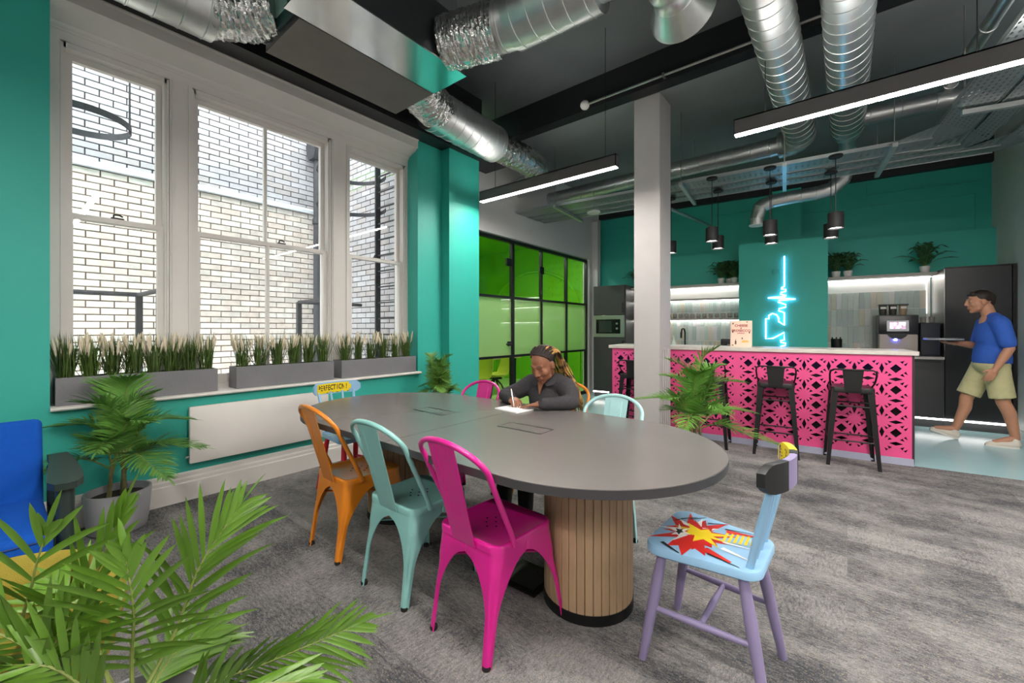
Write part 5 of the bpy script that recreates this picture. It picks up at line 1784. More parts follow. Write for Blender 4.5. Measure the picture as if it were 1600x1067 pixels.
def pot(parent, r0, r1, h, m=POTG, n=36):
    q = MB(); q.lathe([(0.0, 0.0), (r0 - 0.008, 0.0), (r0, 0.008), (r0 + (r1 - r0) * 0.2, h * 0.2), (r0 + (r1 - r0) * 0.2 + 0.003, h * 0.205), (r1, h - 0.012), (r1 - 0.002, h), (r1 - 0.012, h), (r1 - 0.016, h - 0.05), (0.0, h - 0.05)], n)
    q.build('pot', m, parent, angle=40)
    q = MB(); q.lathe([(0.0, h - 0.045), (r1 - 0.018, h - 0.045), (r1 - 0.018, h - 0.049), (0, h - 0.049)], n); q.build('soil', SOIL, parent)

def potted_palm(label, loc, pr0, pr1, ph, canes, top_z, spread, nf, seed, m=LEAF, leaf=0.16, w=0.0095, potm=POTG, zmin=0.25, bias=None, nl=26):
    rr = random.Random(seed)
    t = thing('potted_palm', label, 'plant', loc)
    pot(t, pr0, pr1, ph, potm)
    tips = []
    for k in range(canes):
        a_ = 2 * PI * k / canes + 0.5
        b0 = Vector((math.cos(a_) * 0.045, math.sin(a_) * 0.045, ph - 0.06))
        b1 = b0 + Vector((rr.uniform(-0.03, 0.03), rr.uniform(-0.03, 0.03), (top_z - ph) * rr.uniform(0.28, 0.48)))
        q = MB(); q.tube([b0, b0.lerp(b1, 0.5) + Vector((0.006, 0, 0)), b1], [0.014, 0.011, 0.008], 8)
        q.build('cane', mat('palm_cane', '#6f6a42', 0.7, var=0.3, vscale=30), t)
        tips.append(b1)
    for k in range(nf):
        b = tips[k % canes].copy()
        b.z -= rr.uniform(0.0, 0.12)
        a_ = 2 * PI * k * 0.381966 + rr.uniform(-0.25, 0.25)
        f_ = (k + 0.5) / nf
        el = f_
        hz = top_z - b.z
        out = spread * (0.35 + 0.75 * (1 - el)) * rr.uniform(0.85, 1.1)
        d = Vector((math.cos(a_), math.sin(a_), 0))
        if bias:
            d = (d + Vector(bias)).normalized()
        zt = b.z + hz * (0.25 + 0.75 * el) * rr.uniform(0.9, 1.05) - (0.22 * (1 - el))
        zt = max(zt, zmin)
        mid = b + d * out * 0.45 + Vector((0, 0, (zt - b.z) * 0.75 + 0.07))
        end = b + d * out + Vector((0, 0, zt - b.z))
        frond('frond', m, t, [b, b.lerp(mid, 0.5) + Vector((0, 0, 0.035)), mid, end], nl, leaf, w, 0.28, rr, droop=0.18, xmin=-3.835 - loc[0])
    return t
potted_palm('leafy palm in a grey round pot beside the blue armchair', (-3.655, 0.50, 0), 0.142, 0.165, 0.25, 3, 1.02, 0.48, 14, 3, mat('palm_leaf_mid', '#5f8f3c', 0.45, var=0.25, vscale=14, rnd=0.18), 0.20, 0.0062, zmin=0.40, bias=(0.25, 0.05, 0), nl=42)
potted_palm('small bushy palm in the corner by the teal pier behind the table', (-3.52, 3.08, 0), 0.11, 0.14, 0.28, 3, 1.02, 0.26, 18, 5, mat('palm_leaf_bright', '#5d8a33', 0.5, var=0.25, vscale=14, rnd=0.2), 0.14, 0.0048, zmin=0.45, nl=36)
potted_palm('loose palm with pinkish leaf tips in front of the bar beside the column', (-0.98, 3.62, 0), 0.13, 0.165, 0.32, 3, 1.12, 0.52, 14, 8, mat('palm_leaf_olive', '#5d9033', 0.45, var=0.35, vscale=9, rnd=0.25), 0.19, 0.0058, zmin=0.42, nl=40)

# big palm right in front of the camera
CF = Vector((-math.sin(YAW), math.cos(YAW), 0)); CR = Vector((math.cos(YAW), math.sin(YAW), 0))
def pos(px, py, d):
    """a place in the room, found from where the photo shows it and how far away it stands"""
    return Vector((0, 0, 1.28)) + CF * d + CR * (d * (px - 800) / 651.0) - Vector((0, 0, 1)) * (d * (py - 514) / 651.0)
FP = Vector((-1.38, 0.20, 0))
fp = thing('potted_palm', 'large palm with broad leaves in the foreground at the lower left', 'plant', FP)
pot(fp, 0.13, 0.165, 0.32)
rr = random.Random(21)
BIG = mat('palm_leaf_near', '#587e26', 0.36, var=0.18, vscale=12, rnd=0.12)
FR = [  # stalk points (pixel, pixel, distance), leaflets, leaf length, width, angles
    ([(120, 1200, 1.15), (45, 1010, 1.10), (52, 905, 1.08), (72, 835, 1.08)], 7, 0.27, 0.0092, (60, 14)),
    ([(190, 1220, 1.15), (206, 1040, 1.06), (209, 955, 1.03), (196, 870, 1.03)], 14, 0.22, 0.0090, (68, 18)),
    ([(215, 1220, 1.15), (268, 1000, 1.10), (312, 885, 1.12), (372, 795, 1.18)], 17, 0.24, 0.0075, (42, 16)),
    ([(220, 1230, 1.15), (300, 1080, 1.05), (430, 1030, 1.10), (560, 975, 1.18)], 30, 0.20, 0.0055, (52, 20)),
    ([(170, 1220, 1.15), (110, 1060, 1.05), (20, 1000, 1.0), (-80, 960, 1.0)], 14, 0.26, 0.0088, (50, 25)),
    ([(170, 1230, 1.15), (150, 1090, 0.98), (70, 1040, 0.95), (-60, 1050, 0.95)], 14, 0.24, 0.0085, (50, 25)),
    ([(200, 1230, 1.15), (280, 1120, 1.0), (360, 1075, 1.02), (470, 1065, 1.05)], 20, 0.19, 0.0065, (50, 25)),
    ([(180, 1220, 1.2), (150, 1020, 1.25), (120, 950, 1.30), (85, 910, 1.35)], 12, 0.24, 0.0085, (55, 20)),
    ([(200, 1220, 1.2), (160, 1030, 1.15), (130, 960, 1.13), (190, 800, 1.15)], 12, 0.28, 0.0085, (30, 12)),
    ([(200, 1230, 1.15), (240, 1070, 1.12), (275, 1020, 1.18), (330, 985, 1.25)], 16, 0.19, 0.0075, (58, 22)),
    ([(160, 1230, 1.15), (90, 1080, 1.02), (60, 1040, 0.98), (130, 960, 1.0)], 14, 0.26, 0.0085, (45, 20)),
]
for (ctrl, nl, L, w, ang) in FR:
    cc = [pos(*c) - FP for c in ctrl]
    cc = [Vector((rr.uniform(-.03, .03), rr.uniform(-.03, .03), 0.28))] + cc[1:]
    frond('frond', BIG, fp, cc, nl, L, w, 0.33, rr, ang, 0.12, 0.16, 0.0065, 6, side=tuple(CR + CF * 0.35))
# ferns in white pots on the kitchen shelves
def fern(label, x, y, z, seed, sc=1.0):
    rr = random.Random(seed)
    t = kthing('potted_fern', label, 'plant', x, y, z)
    q = MB(); q.lathe([(0.0, 0.0), (0.040, 0.0), (0.044, 0.004), (0.056, 0.085), (0.055, 0.088), (0.050, 0.088), (0.047, 0.07), (0, 0.07)], 24); q.build('pot', CERAM, t)
    n = 18
    for k in range(n):
        a_ = 2 * PI * k * 0.381966 + rr.uniform(-0.2, 0.2)
        el = (k + 0.5) / n
        d = Vector((math.cos(a_), math.sin(a_), 0))
        out = (0.30 - 0.17 * el) * sc * rr.uniform(0.85, 1.1)
        h = (0.10 + 0.20 * el) * sc
        if d.y > 0:
            out *= 0.55
        b = Vector((0, 0, 0.07))
        frond('frond', FERN, t, [b, b + d * out * 0.3 + Vector((0, 0, h * 0.7)), b + d * out * 0.7 + Vector((0, 0, h)), b + d * out + Vector((0, 0, h * 0.92))], 22, 0.060 * sc, 0.0062, 0.15, rr, (75, 40), 0.1, 0.1, 0.002, 2, ymax=2.725 - y)
    return t
SZ = 2.046
fern('fern in a white pot at the far left of the kitchen shelf beside the column', -3.33, 2.56, SZ, 1)
fern('fern in a white pot left of the neon panel, leftmost of the three', -1.90, 2.52, SZ, 2)
fern('fern in a white pot left of the neon panel, set back between two others', -1.79, 2.66, SZ, 3, 1.1)
fern('fern in a white pot standing against the left edge of the neon panel', -1.70, 2.52, SZ, 4)
fern('fern in a white pot standing against the right edge of the neon panel', -0.36, 2.52, SZ, 5)
fern('fern in a white pot second from the right edge of the neon panel', -0.22, 2.52, SZ, 6)
fern('spreading fern in a white pot alone at the right end of the kitchen shelf', 0.60, 2.52, SZ, 7, 1.15)

# window boxes with grasses
GRASS = mat('grass_blade', '#4a6326', 0.55, var=0.35, vscale=18, rnd=0.2)
PLUME = mat('cream_grass_plume', '#e0d5bb', 0.8, var=0.1, vscale=40)
BOXG = mat('grey_fibre_planter', '#77777a', 0.7, var=0.08, vscale=6, bump=0.15, bscale=60)
def planter(label, y0, y1, ntuft, seed):
    rr = random.Random(seed)
    t = thing('window_box', label, 'planter', (-3.955, y0, 0.7915))
    L = y1 - y0
    hw = 0.085
    q = MB()
    def rect(i_, z):
        return [Vector((-hw + i_, i_, z)), Vector((hw - i_, i_, z)), Vector((hw - i_, L - i_, z)), Vector((-hw + i_, L - i_, z))]
    q.loft([rect(0.004, 0.0), rect(0.0, 0.004), rect(0.0, 0.175), rect(0.003, 0.178), rect(0.011, 0.178), rect(0.012, 0.02)])
    q.build('box', BOXG, t)
    q = MB(); q.box(-hw + 0.0125, hw - 0.0125, 0.0125, L - 0.0125, 0.022, 0.155); q.build('soil', SOIL, t)
    for k in range(ntuft):
        yc = L * (k + 0.5) / ntuft
        q = MB()
        for b in range(95):
            a_ = rr.uniform(0, 2 * PI)
            p = Vector((rr.uniform(-0.03, 0.03), yc + rr.uniform(-0.035, 0.035), 0.15))
            out = abs(rr.gauss(0, 1)) * 0.065
            h = rr.uniform(0.16, 0.34)
            d = Vector((math.cos(a_) * out * 0.7, math.sin(a_) * out, h))
            nrm = Vector((math.cos(a_), math.sin(a_), 0.2))
            leaflet(q, p, d, nrm, d.length, rr.uniform(0.0025, 0.0042), rr.uniform(0.0, 0.1), 3, 0.2)
        tf = q.build('grass_tuft', GRASS, t, angle=60)
        for b in range(9):
            a_ = rr.uniform(0, 2 * PI)
            d = Vector((math.cos(a_) * 0.03, math.sin(a_) * 0.06, rr.uniform(0.20, 0.27)))
            p = Vector((0, yc + rr.uniform(-0.03, 0.03), 0.15))
            e = p + d
            q = MB()
            q.tube([e - d * 0.32, e - d * 0.2, e, e + d * 0.12, e + d * 0.2], [0.002, 0.008, 0.0095, 0.006, 0.001], 7)
            q.build('plume', PLUME, tf, angle=60)
    return t
planter('long grey window box with plumed grasses on the left of the sill', 0.24, 1.105, 8, 31)
planter('grey window box with plumed grasses in the middle of the sill', 1.235, 2.06, 6, 32)
planter('grey window box with plumed grasses at the right end of the sill', 2.14, 3.045, 6, 33)
# ------------------------------------------------------------------ people
def capsule(q, p0, p1, r0, r1=None, n=14):
    r1 = r0 if r1 is None else r1
    p0 = Vector(p0); p1 = Vector(p1)
    q.tube([p0, p0.lerp(p1, 0.5), p1], [r0, (r0 + r1) / 2, r1], n)
    q.sphere(p0, r0, n, 8)
    q.sphere(p1, r1, n, 8)
def chain(q, pts, rs):
    for i in range(len(pts) - 1):
        capsule(q, pts[i], pts[i + 1], rs[i], rs[i + 1])
def skin_over(q, name, m, parent, voxel, smooth=6):
    """fuse overlapping volumes into one continuous smooth surface"""
    me = q.mesh(name + '_src', m)
    o = bpy.data.objects.new('tmp', me)
    COL.objects.link(o)
    md = o.modifiers.new('r', 'REMESH'); md.mode = 'VOXEL'; md.voxel_size = voxel
    sm_ = o.modifiers.new('s', 'SMOOTH'); sm_.factor = 0.5; sm_.iterations = smooth
    dg = bpy.context.evaluated_depsgraph_get()
    new = bpy.data.meshes.new_from_object(o.evaluated_get(dg))
    bpy.data.objects.remove(o)
    bpy.data.meshes.remove(me)
    new.name = name
    new.materials.clear()
    new.materials.append(m)
    new.shade_smooth()
    c = bpy.data.objects.new(name, new)
    COL.objects.link(c)
    c.parent = parent
    return c
def frame(c, fwd, up=(0, 0, 1)):
    """columns: x = the figure's left, y = forward, z = up"""
    f_ = Vector(fwd).normalized()
    l_ = Vector(up).cross(f_).normalized()
    u_ = f_.cross(l_).normalized()
    M = Matrix((l_, f_, u_)).transposed().to_4x4()
    M.translation = Vector(c)
    return M
def head_shapes(q, M, s=1.0):
    R = M.to_3x3()
    def S(c, r):
        q.sphere(M @ (Vector(c) * s), tuple(k * s for k in r), 20, 14, R)
    def Cc(a_, b2, r0, r1):
        capsule(q, M @ (Vector(a_) * s), M @ (Vector(b2) * s), r0 * s, r1 * s)
    S((0, -0.012, 0.030), (0.075, 0.094, 0.092))
    S((0, 0.018, -0.02), (0.066, 0.078, 0.085))
    S((0, 0.035, -0.062), (0.052, 0.054, 0.052))
    S((0, 0.068, -0.098), (0.026, 0.022, 0.020))
    for sx in (-1, 1):
        S((sx * 0.037, 0.062, -0.022), (0.028, 0.026, 0.030))
        S((sx * 0.076, -0.008, -0.008), (0.010, 0.022, 0.032))
        Cc((sx * 0.012, 0.091, 0.034), (sx * 0.050, 0.075, 0.034), 0.0075, 0.006)
        S((sx * 0.014, 0.100, -0.028), (0.011, 0.011, 0.009))
        S((sx * 0.031, 0.077, 0.012), (0.016, 0.012, 0.011))
        Cc((sx * 0.05, 0.03, -0.075), (0, 0.066, -0.102), 0.016, 0.016)
    Cc((0, 0.092, 0.028), (0, 0.110, -0.022), 0.008, 0.013)
    S((0, 0.088, -0.060), (0.026, 0.014, 0.016))
def face_parts(M, parent, lipm, browm, s=1.0, closed=True):
    def T(pts, r, nm, mm):
        q = MB(); q.tube([M @ (Vector(p) * s) for p in pts], r, 6); return q.build(nm, mm, parent, angle=60)
    for sx in (-1, 1):
        T([(sx * 0.014, 0.0965, 0.042), (sx * 0.03, 0.0900, 0.047), (sx * 0.048, 0.079, 0.042)], [0.0012, 0.0022, 0.001], 'eyebrow', browm)
        if not closed:
            q = MB(); q.sphere(M @ (Vector((sx * 0.031, 0.0795, 0.011)) * s), 0.0112 * s, 12, 8); q.build('eye', mat('eye_white', '#8f8074', 0.3), parent)
            q = MB(); q.sphere(M @ (Vector((sx * 0.031, 0.0872, 0.011)) * s), 0.005 * s, 10, 8); q.build('iris', BLKA, parent)
        T([(sx * 0.018, 0.0865, 0.006), (sx * 0.031, 0.0880, 0.003), (sx * 0.044, 0.0805, 0.006)], [0.0008, 0.0014, 0.0008], 'lashes', browm)
    q = MB()
    q.tube([M @ (Vector(p) * s) for p in ((-0.024, 0.089, -0.056), (-0.008, 0.1015, -0.0535), (0, 0.1015, -0.055), (0.008, 0.1015, -0.0535), (0.024, 0.089, -0.056))], [0.001, 0.004, 0.0038, 0.004, 0.001], 6)
    q.tube([M @ (Vector(p) * s) for p in ((-0.022, 0.089, -0.060), (0, 0.1005, -0.0645), (0.022, 0.089, -0.060))], [0.001, 0.0055, 0.001], 6)
    q.build('lips', lipm, parent, angle=60)
def hand_shapes(q, wrist, d, pn, left, curl, s=1.0, spread=0.10, thumb_curl=0.4):
    """palm with five unequal bent fingers; d = direction of the hand, pn = palm normal (towards what it touches)"""
    d = Vector(d).normalized(); pn = Vector(pn)
    pn = (pn - d * pn.dot(d)).normalized()
    w = d.cross(pn).normalized()            # across the palm
    if not left:
        w = -w
    W = Vector(wrist)
    R = Matrix((w, d, pn)).transposed()
    q.sphere(W + d * 0.045 * s, (0.037 * s, 0.050 * s, 0.016 * s), 16, 10, R)
    capsule(q, W - d * 0.02 * s, W + d * 0.025 * s, 0.024 * s, 0.026 * s)
    for k, (off, L) in enumerate(((-0.028, 0.074), (-0.009, 0.083), (0.010, 0.078), (0.028, 0.060))):
        p = W + d * (0.084 - abs(off) * 0.25) * s + w * off * s
        dd = (d + w * (off / 0.028) * spread).normalized()
        r = 0.0082 * s
        c = curl[k] if isinstance(curl, (list, tuple)) else curl
        ang = 0.0
        for i, fr_ in enumerate((0.45, 0.32, 0.23)):
            ang += c * (0.7, 1.0, 0.8)[i]
            v = dd * math.cos(ang) + pn * math.sin(ang)
            p2 = p + v * (L * fr_ * s)
            capsule(q, p, p2, r, r * 0.9, 10)
            p, r = p2, r * 0.9
    p = W + d * 0.022 * s - w * 0.030 * s
    v = (d * 0.75 - w * 0.65 + pn * thumb_curl * 0.6).normalized()
    p2 = p + v * 0.038 * s
    capsule(q, W + d * 0.015 * s - w * 0.012 * s, p, 0.014 * s, 0.0115 * s, 10)
    capsule(q, p, p2, 0.0105 * s, 0.0095 * s, 10)
    v2 = (d * 0.95 - w * 0.15 + pn * thumb_curl).normalized()
    capsule(q, p2, p2 + v2 * 0.030 * s, 0.0092 * s, 0.0075 * s, 10)

SKIN1 = mat('deep_brown_skin', '#8c5b42', 0.5, var=0.06, vscale=30)
SKIN2 = mat('light_skin', '#b98468', 0.5, var=0.06, vscale=30)
LIP1 = mat('brown_lips', '#7a4238', 0.4)
LIP2 = mat('rosy_lips', '#a5665a', 0.4)
HAIRD = mat('dark_brown_hair', '#241812', 0.6, var=0.3, vscale=60)
WOOL = mat('charcoal_wool_knit', '#434144', 0.9, var=0.18, vscale=90, bump=0.5, bscale=220, spec=0.15)
BLKT = mat('black_trouser_cloth', '#121214', 0.85)

# ---- the woman writing at the table
WO = Vector((-1.72, 2.55, 0))
wm = thing('person', 'person in a dark grey knit top with long blond-tipped braids, writing at the table', 'person', WO)
def w_(x, y, z):
    return Vector((x, y, z)) - WO
HM = frame(w_(-1.672, 2.425, 1.030), (0.02, -0.85, -0.50))
q = MB()
head_shapes(q, HM, 0.98)
neckb = w_(-1.69, 2.525, 0.895)
capsule(q, HM @ Vector((0, -0.035, -0.05)), neckb, 0.046, 0.05)
capsule(q, neckb, w_(-1.715, 2.60, 0.60), 0.055, 0.08)
SR, ER, WR = w_(-1.845, 2.535, 0.875), w_(-2.0, 2.405, 0.785), w_(-1.835, 2.275, 0.789)
SL, EL, WL = w_(-1.55, 2.525, 0.875), w_(-1.445, 2.43, 0.786), w_(-1.572, 2.262, 0.783)
capsule(q, SR, SL, 0.045)
chain(q, [SR, ER, WR], [0.04, 0.030, 0.022])
chain(q, [SL, EL, WL], [0.04, 0.030, 0.022])
hand_shapes(q, WR, (0.80, -0.55, -0.10), (0.25, 0.2, -1), False, (0.75, 0.62, 0.8, 0.9), 0.92, 0.05, 0.9)
hand_shapes(q, WL, (-0.92, -0.34, -0.13), (0, 0, -1), True, (0.10, 0.10, 0.12, 0.14), 0.92, 0.12, 0.15)
for sx in (-1, 1):
    capsule(q, w_(-1.72 + sx * 0.08, 2.60, 0.56), w_(-1.72 + sx * 0.09, 2.17, 0.54), 0.06, 0.045)
    chain(q, [w_(-1.72 + sx * 0.09, 2.17, 0.54), w_(-1.70 + sx * 0.09, 2.14, 0.10), w_(-1.70 + sx * 0.10, 2.02, 0.04)], [0.045, 0.032, 0.03])
skin_over(q, 'body', SKIN1, wm, 0.0055, 4)
face_parts(HM, wm, LIP1, HAIRD, 0.98, True)
# knit top
q = MB()
q.sphere(w_(-1.725, 2.60, 0.60), (0.165, 0.125, 0.15), 20, 12)
q.sphere(w_(-1.705, 2.55, 0.77), (0.165, 0.118, 0.155), 20, 12)
capsule(q, w_(-1.83, 2.537, 0.880), w_(-1.565, 2.527, 0.880), 0.068)
capsule(q, w_(-1.78, 2.54, 0.905), w_(-1.61, 2.53, 0.905), 0.060)
chain(q, [SR, SR.lerp(ER, 0.5) + Vector((0, 0, -0.012)), ER, ER.lerp(WR, 0.55), WR + Vector((-0.005, 0.004, 0))], [0.070, 0.062, 0.052, 0.048, 0.036])
chain(q, [SL, SL.lerp(EL, 0.5) + Vector((0.012, 0.01, 0)), EL, EL.lerp(WL, 0.55), WL + Vector((0.004, 0.006, 0))], [0.070, 0.062, 0.052, 0.046, 0.036])
for (p0, p1, r) in ((ER, WR, 0.040), (EL, WL, 0.040)):
    for f_ in (0.25, 0.5, 0.75, 0.92):
        c = p0.lerp(p1, f_)
        q.sphere(c + Vector((0, 0, 0.006)), (0.046 - 0.010 * f_, 0.046 - 0.010 * f_, 0.040), 12, 8)
skin_over(q, 'knit_top', WOOL, wm, 0.0075, 5)
# collar flaps and the open V at the neck
def flap(pts, th, nm, m, parent):
    q = MB()
    n_ = (Vector(pts[1]) - Vector(pts[0])).cross(Vector(pts[2]) - Vector(pts[0])).normalized() * th
    a_ = [Vector(p) for p in pts]; b2 = [p + n_ for p in a_]
    n = len(pts)
    q._add(a_ + b2, [tuple(range(n))[::-1], tuple(range(n, 2 * n))] + [(j, (j + 1) % n, n + (j + 1) % n, n + j) for j in range(n)])
    return q.build(nm, m, parent)
flap([w_(-1.688, 2.446, 0.905), w_(-1.640, 2.455, 0.938), w_(-1.585, 2.490, 0.930), w_(-1.598, 2.445, 0.890), w_(-1.645, 2.432, 0.878)], 0.008, 'collar', WOOL, wm)
flap([w_(-1.694, 2.446, 0.905), w_(-1.735, 2.455, 0.938), w_(-1.775, 2.485, 0.930), w_(-1.768, 2.44, 0.892), w_(-1.73, 2.43, 0.880)], 0.008, 'collar', WOOL, wm)
q = MB(); q.prism([(-0.024, 0.0), (0.024, 0.0), (0.0, -0.085)], 0.0, 0.012, axis='y', M=Matrix.Translation(w_(-1.692, 2.421, 0.905)) @ Matrix.Rotation(math.radians(-10), 4, 'X')); q.build('neckline', SKIN1, wm)
# trousers and shoes
q = MB()
q.sphere(w_(-1.72, 2.61, 0.55), (0.17, 0.13, 0.105), 20, 12)
for sx in (-1, 1):
    chain(q, [w_(-1.72 + sx * 0.08, 2.60, 0.545), w_(-1.72 + sx * 0.09, 2.17, 0.545), w_(-1.70 + sx * 0.09, 2.14, 0.13)], [0.095, 0.068, 0.05])
skin_over(q, 'trousers', BLKT, wm, 0.012, 5)
for sx in (-1, 1):
    q = MB(); chain(q, [w_(-1.70 + sx * 0.09, 2.17, 0.045), w_(-1.70 + sx * 0.10, 2.06, 0.04), w_(-1.70 + sx * 0.11, 1.98, 0.034)], [0.042, 0.042, 0.034])
    skin_over(q, 'shoe', BLKA, wm, 0.010, 3)
# hair: cap of cornrows and long braids
def braid_mat():
    m = bpy.data.materials.new('honey_braid_hair'); m.use_nodes = True
    nt = m.node_tree; b = nt.nodes['Principled BSDF']; b.inputs['Roughness'].default_value = 0.55
    tc = nt.nodes.new('ShaderNodeTexCoord'); n = nt.nodes.new('ShaderNodeTexNoise'); n.inputs['Scale'].default_value = 26
    nt.links.new(tc.outputs['Object'], n.inputs['Vector'])
    cr = nt.nodes.new('ShaderNodeValToRGB')
    cr.color_ramp.elements[0].position = 0.36; cr.color_ramp.elements[0].color = (*hexc('#2b1a10'), 1)
    cr.color_ramp.elements[1].position = 0.66; cr.color_ramp.elements[1].color = (*hexc('#c0924f'), 1)
    nt.links.new(n.outputs['Fac'], cr.inputs[0]); nt.links.new(cr.outputs[0], b.inputs['Base Color'])
    return m
BRAID = braid_mat()
q = MB(); q.sphere(HM @ Vector((0, -0.030, 0.038)), (0.0785, 0.090, 0.090), 24, 16, HM.to_3x3()); hc = q.build('hair_cap', HAIRD, wm)
rr = random.Random(5)
def catmull(C, n):
    out = []
    m = len(C) - 1
    for k in range(n + 1):
        x = min(k / n * m, m - 1e-6); i = int(x); f_ = x - i
        p0 = C[max(i - 1, 0)]; p1 = C[i]; p2 = C[i + 1]; p3 = C[min(i + 2, m)]
        out.append(0.5 * ((2 * p1) + (p2 - p0) * f_ + (2 * p0 - 5 * p1 + 4 * p2 - p3) * f_ * f_ + (3 * p1 - p0 - 3 * p2 + p3) * f_ ** 3))
    return out
NB = 38
for k in range(NB):
    ph = math.radians(-80 + 160 * k / (NB - 1))
    sx = math.sin(ph); cx = math.cos(ph)
    P0 = HM @ Vector((sx * 0.078, -0.002 + 0.046 * cx, 0.038 + 0.070 * cx))
    lay = rr.uniform(0, 0.012)
    P1 = HM @ Vector((sx * 0.084 + 0.006, -0.030 + rr.uniform(-.01, .01), 0.050 + 0.078 * cx + lay))
    P2 = HM @ Vector((sx * 0.060 + 0.045 + lay, -0.085, 0.045 + 0.035 * cx))
    sp = rr.uniform(-0.055, 0.045)
    if sx < -0.35:
        P3 = w_(-1.69 + sp, 2.615 + rr.uniform(-.02, .02), 0.95)
        P4 = w_(-1.70 + sp, 2.655 + rr.uniform(-.02, .02), 0.78)
        P5 = w_(-1.70 + sp, 2.675, 0.66 + rr.uniform(-.04, .04))
    else:
        P3 = w_(-1.575 + sp * 0.7, 2.560 + rr.uniform(-.03, .03), 0.985 + rr.uniform(-.02, .02))
        P4 = w_(-1.515 + sp * 0.6, 2.590 + rr.uniform(-.03, .04), 0.865 + rr.uniform(-.02, .02))
        P5 = w_(-1.468 + sp * 0.5, 2.600 + rr.uniform(-.03, .03), 0.70 + rr.uniform(-.05, .05))
    pts = catmull([P0, P1, P2, P3, P4, P5], 56)
    q = MB(); q.tube(pts, [(0.0058 if i % 2 else 0.0042) * (1.0 if i < 46 else 1 - (i - 46) / 14) for i in range(57)], 6)
    q.mi = [1 if fi < 6 * (9 + (k * 7) % 9) else 0 for fi in range(len(q.f))]
    q.build('braid', [BRAID, HAIRD], wm, angle=60)
# pen in her right hand
pt = WR + Vector((0.80, -0.55, -0.10)).normalized() * 0.105 + WO
t = thing('pen', 'slim silver pen held in the writing woman\'s hand', 'pen', (pt.x - 0.005, pt.y - 0.015, 0.751))
q = MB(); q.tube([(0, 0, 0), (-0.006, 0.004, 0.012), (-0.055, 0.04, 0.105), (-0.06, 0.044, 0.115)], [0.0012, 0.0042, 0.0042, 0.003], 8); q.build('barrel', STEEL, t)
q = MB(); q.box(-0.056, -0.050, 0.036, 0.040, 0.07, 0.105); q.build('clip', STEEL, t)

# ---- the man walking through the kitchen
mn = kthing('person', 'person in a blue T-shirt and khaki shorts walking past the tall black cupboard', 'person', 0.90, 1.45)
TSH = mat('blue_jersey', '#2f5cb8', 0.85, var=0.08, vscale=20)
KHA = mat('khaki_cotton', '#bdb68a', 0.85, var=0.08, vscale=20)
SHOE = mat('cream_canvas', '#d3cabd', 0.8, var=0.06)
SOLE = mat('white_rubber_sole', '#dcd8d2', 0.6)
HM2 = frame((-0.075, 0.0, 1.585), (-1, -0.06, -0.12))
q = MB()
head_shapes(q, HM2, 1.03)
capsule(q, HM2 @ Vector((0, -0.04, -0.05)), (0.01, 0, 1.40), 0.056, 0.062)
capsule(q, (0.02, 0, 1.36), (0.02, 0, 0.95), 0.10, 0.10)
capsule(q, (0.02, -0.16, 1.36), (0.02, 0.16, 1.36), 0.05)
sL, eL, wL = Vector((0.03, -0.19, 1.34)), Vector((0.085, -0.225, 1.075)), Vector((-0.02, -0.235, 0.85))
sR, eR, wR = Vector((0.02, 0.19, 1.34)), Vector((-0.04, 0.21, 1.09)), Vector((-0.22, 0.12, 1.115))
chain(q, [sL, eL, eL.lerp(wL, 0.35), wL], [0.052, 0.041, 0.042, 0.027])
chain(q, [sR, eR, eR.lerp(wR, 0.35), wR], [0.052, 0.041, 0.042, 0.027])
hand_shapes(q, wL, (-0.45, -0.02, -0.9), (0.1, 1, 0), True, (0.35, 0.4, 0.42, 0.45), 1.05, 0.05, 0.3)
hand_shapes(q, wR, (-0.95, -0.25, 0.0), (0.0, 0.1, 1), False, (0.35, 0.35, 0.35, 0.35), 1.05, 0.08, 0.4)
hipL, knL, anL = Vector((0.02, -0.09, 0.90)), Vector((0.075, -0.10, 0.49)), Vector((0.165, -0.10, 0.11))
hipR, knR, anR = Vector((0.0, 0.09, 0.90)), Vector((-0.155, 0.09, 0.49)), Vector((-0.245, 0.09, 0.125))
chain(q, [hipL, knL, knL.lerp(anL, 0.3) + Vector((0.018, 0, 0)), anL], [0.085, 0.058, 0.056, 0.036])
chain(q, [hipR, knR, knR.lerp(anR, 0.3) + Vector((0.018, 0, 0)), anR], [0.085, 0.058, 0.056, 0.036])
capsule(q, anL, (0.02, -0.10, 0.05), 0.036, 0.03)
capsule(q, anR, (-0.40, 0.09, 0.11), 0.036, 0.03)
skin_over(q, 'body', SKIN2, mn, 0.006, 4)
face_parts(HM2, mn, LIP2, HAIRD, 1.03, False)
q = MB(); q.sphere(HM2 @ Vector((0, -0.024, 0.045)), (0.083, 0.093, 0.088), 24, 16, HM2.to_3x3())
capsule(q, HM2 @ Vector((-0.04, 0.055, 0.095)), HM2 @ Vector((0.04, 0.055, 0.095)), 0.028)
capsule(q, HM2 @ Vector((0, -0.08, -0.02)), HM2 @ Vector((0, -0.09, 0.04)), 0.045)
skin_over(q, 'hair', HAIRD, mn, 0.008, 3)
q = MB()
q.sphere((0.025, 0, 1.20), (0.135, 0.185, 0.22), 24, 14)
q.sphere((0.02, 0, 1.02), (0.145, 0.175, 0.16), 24, 14)
capsule(q, (0.025, -0.15, 1.365), (0.025, 0.15, 1.365), 0.072)
capsule(q, (0.02, -0.08, 1.405), (0.02, 0.08, 1.405), 0.058)
chain(q, [sL, sL.lerp(eL, 0.78)], [0.078, 0.068])
chain(q, [sR, sR.lerp(eR, 0.78)], [0.078, 0.068])
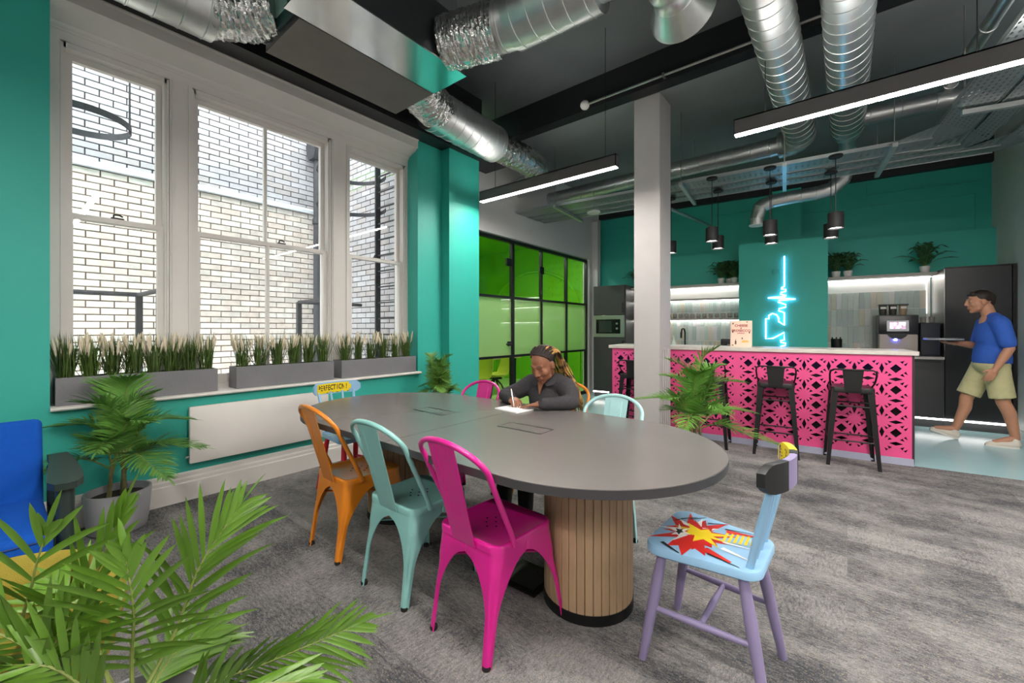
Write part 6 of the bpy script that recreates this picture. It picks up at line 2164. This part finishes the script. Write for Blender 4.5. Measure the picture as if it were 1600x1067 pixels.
q.lathe([(0.0, 0.90), (0.155, 0.90), (0.16, 0.95), (0.15, 1.05), (0.0, 1.05)], 24, M=Matrix.Translation((0.02, 0, 0)) @ Matrix.Diagonal((0.95, 1.12, 1, 1)))
skin_over(q, 't_shirt', TSH, mn, 0.009, 5)
q = MB()
q.sphere((0.015, 0, 0.88), (0.145, 0.172, 0.11), 24, 12)
for (h_, k_) in ((hipL, knL), (hipR, knR)):
    q.tube([h_, h_.lerp(k_, 0.4), h_.lerp(k_, 0.9)], [0.108, 0.103, 0.102], 18)
skin_over(q, 'shorts', KHA, mn, 0.010, 5)
def shoe(a_, b2, tilt):
    q = MB()
    a_ = Vector(a_); b2 = Vector(b2)
    chain(q, [a_ + Vector((0, 0, 0.045)), a_.lerp(b2, 0.5) + Vector((0, 0, 0.035)), b2 + Vector((0, 0, 0.018))], [0.044, 0.042, 0.032])
    capsule(q, a_ + Vector((0.0, 0, 0.06)), a_ + Vector((-0.01, 0, 0.09)), 0.043, 0.040)
    o = skin_over(q, 'shoe', SHOE, mn, 0.008, 3)
    d = (b2 - a_)
    s = Vector((0, 1, 0))
    pl = []
    q = MB()
    rings = []
    for i in range(9):
        f_ = i / 8
        w = 0.036 + 0.010 * math.sin(f_ * PI)
        if i in (0, 8):
            w *= 0.6
        c = a_ - d * 0.13 + d * 1.28 * f_
        rings.append([c + s * w + Vector((0, 0, 0.018)), c - s * w + Vector((0, 0, 0.018)), c - s * w, c + s * w])
    q.loft(rings); q.build('sole', SOLE, o)
shoe((0.165, -0.10, 0.003), (-0.03, -0.10, 0.003), 0)
shoe((-0.245, 0.09, 0.010), (-0.43, 0.09, 0.075), 0)
t = kthing('laptop', 'closed silver laptop carried by the walking man', 'laptop', 0.90 - 0.34, 1.52, 1.165)
q = MB(); q.rbox(-0.16, 0.14, -0.11, 0.11, -0.012, 0.0, 0.004, 1); q.build('base', mat('silver_aluminium', '#b9bcc2', 0.35, 0.7), t)
q = MB(); q.rbox(-0.16, 0.14, -0.11, 0.11, 0.001, 0.009, 0.004, 1); q.build('lid', MATS['silver_aluminium'], t)
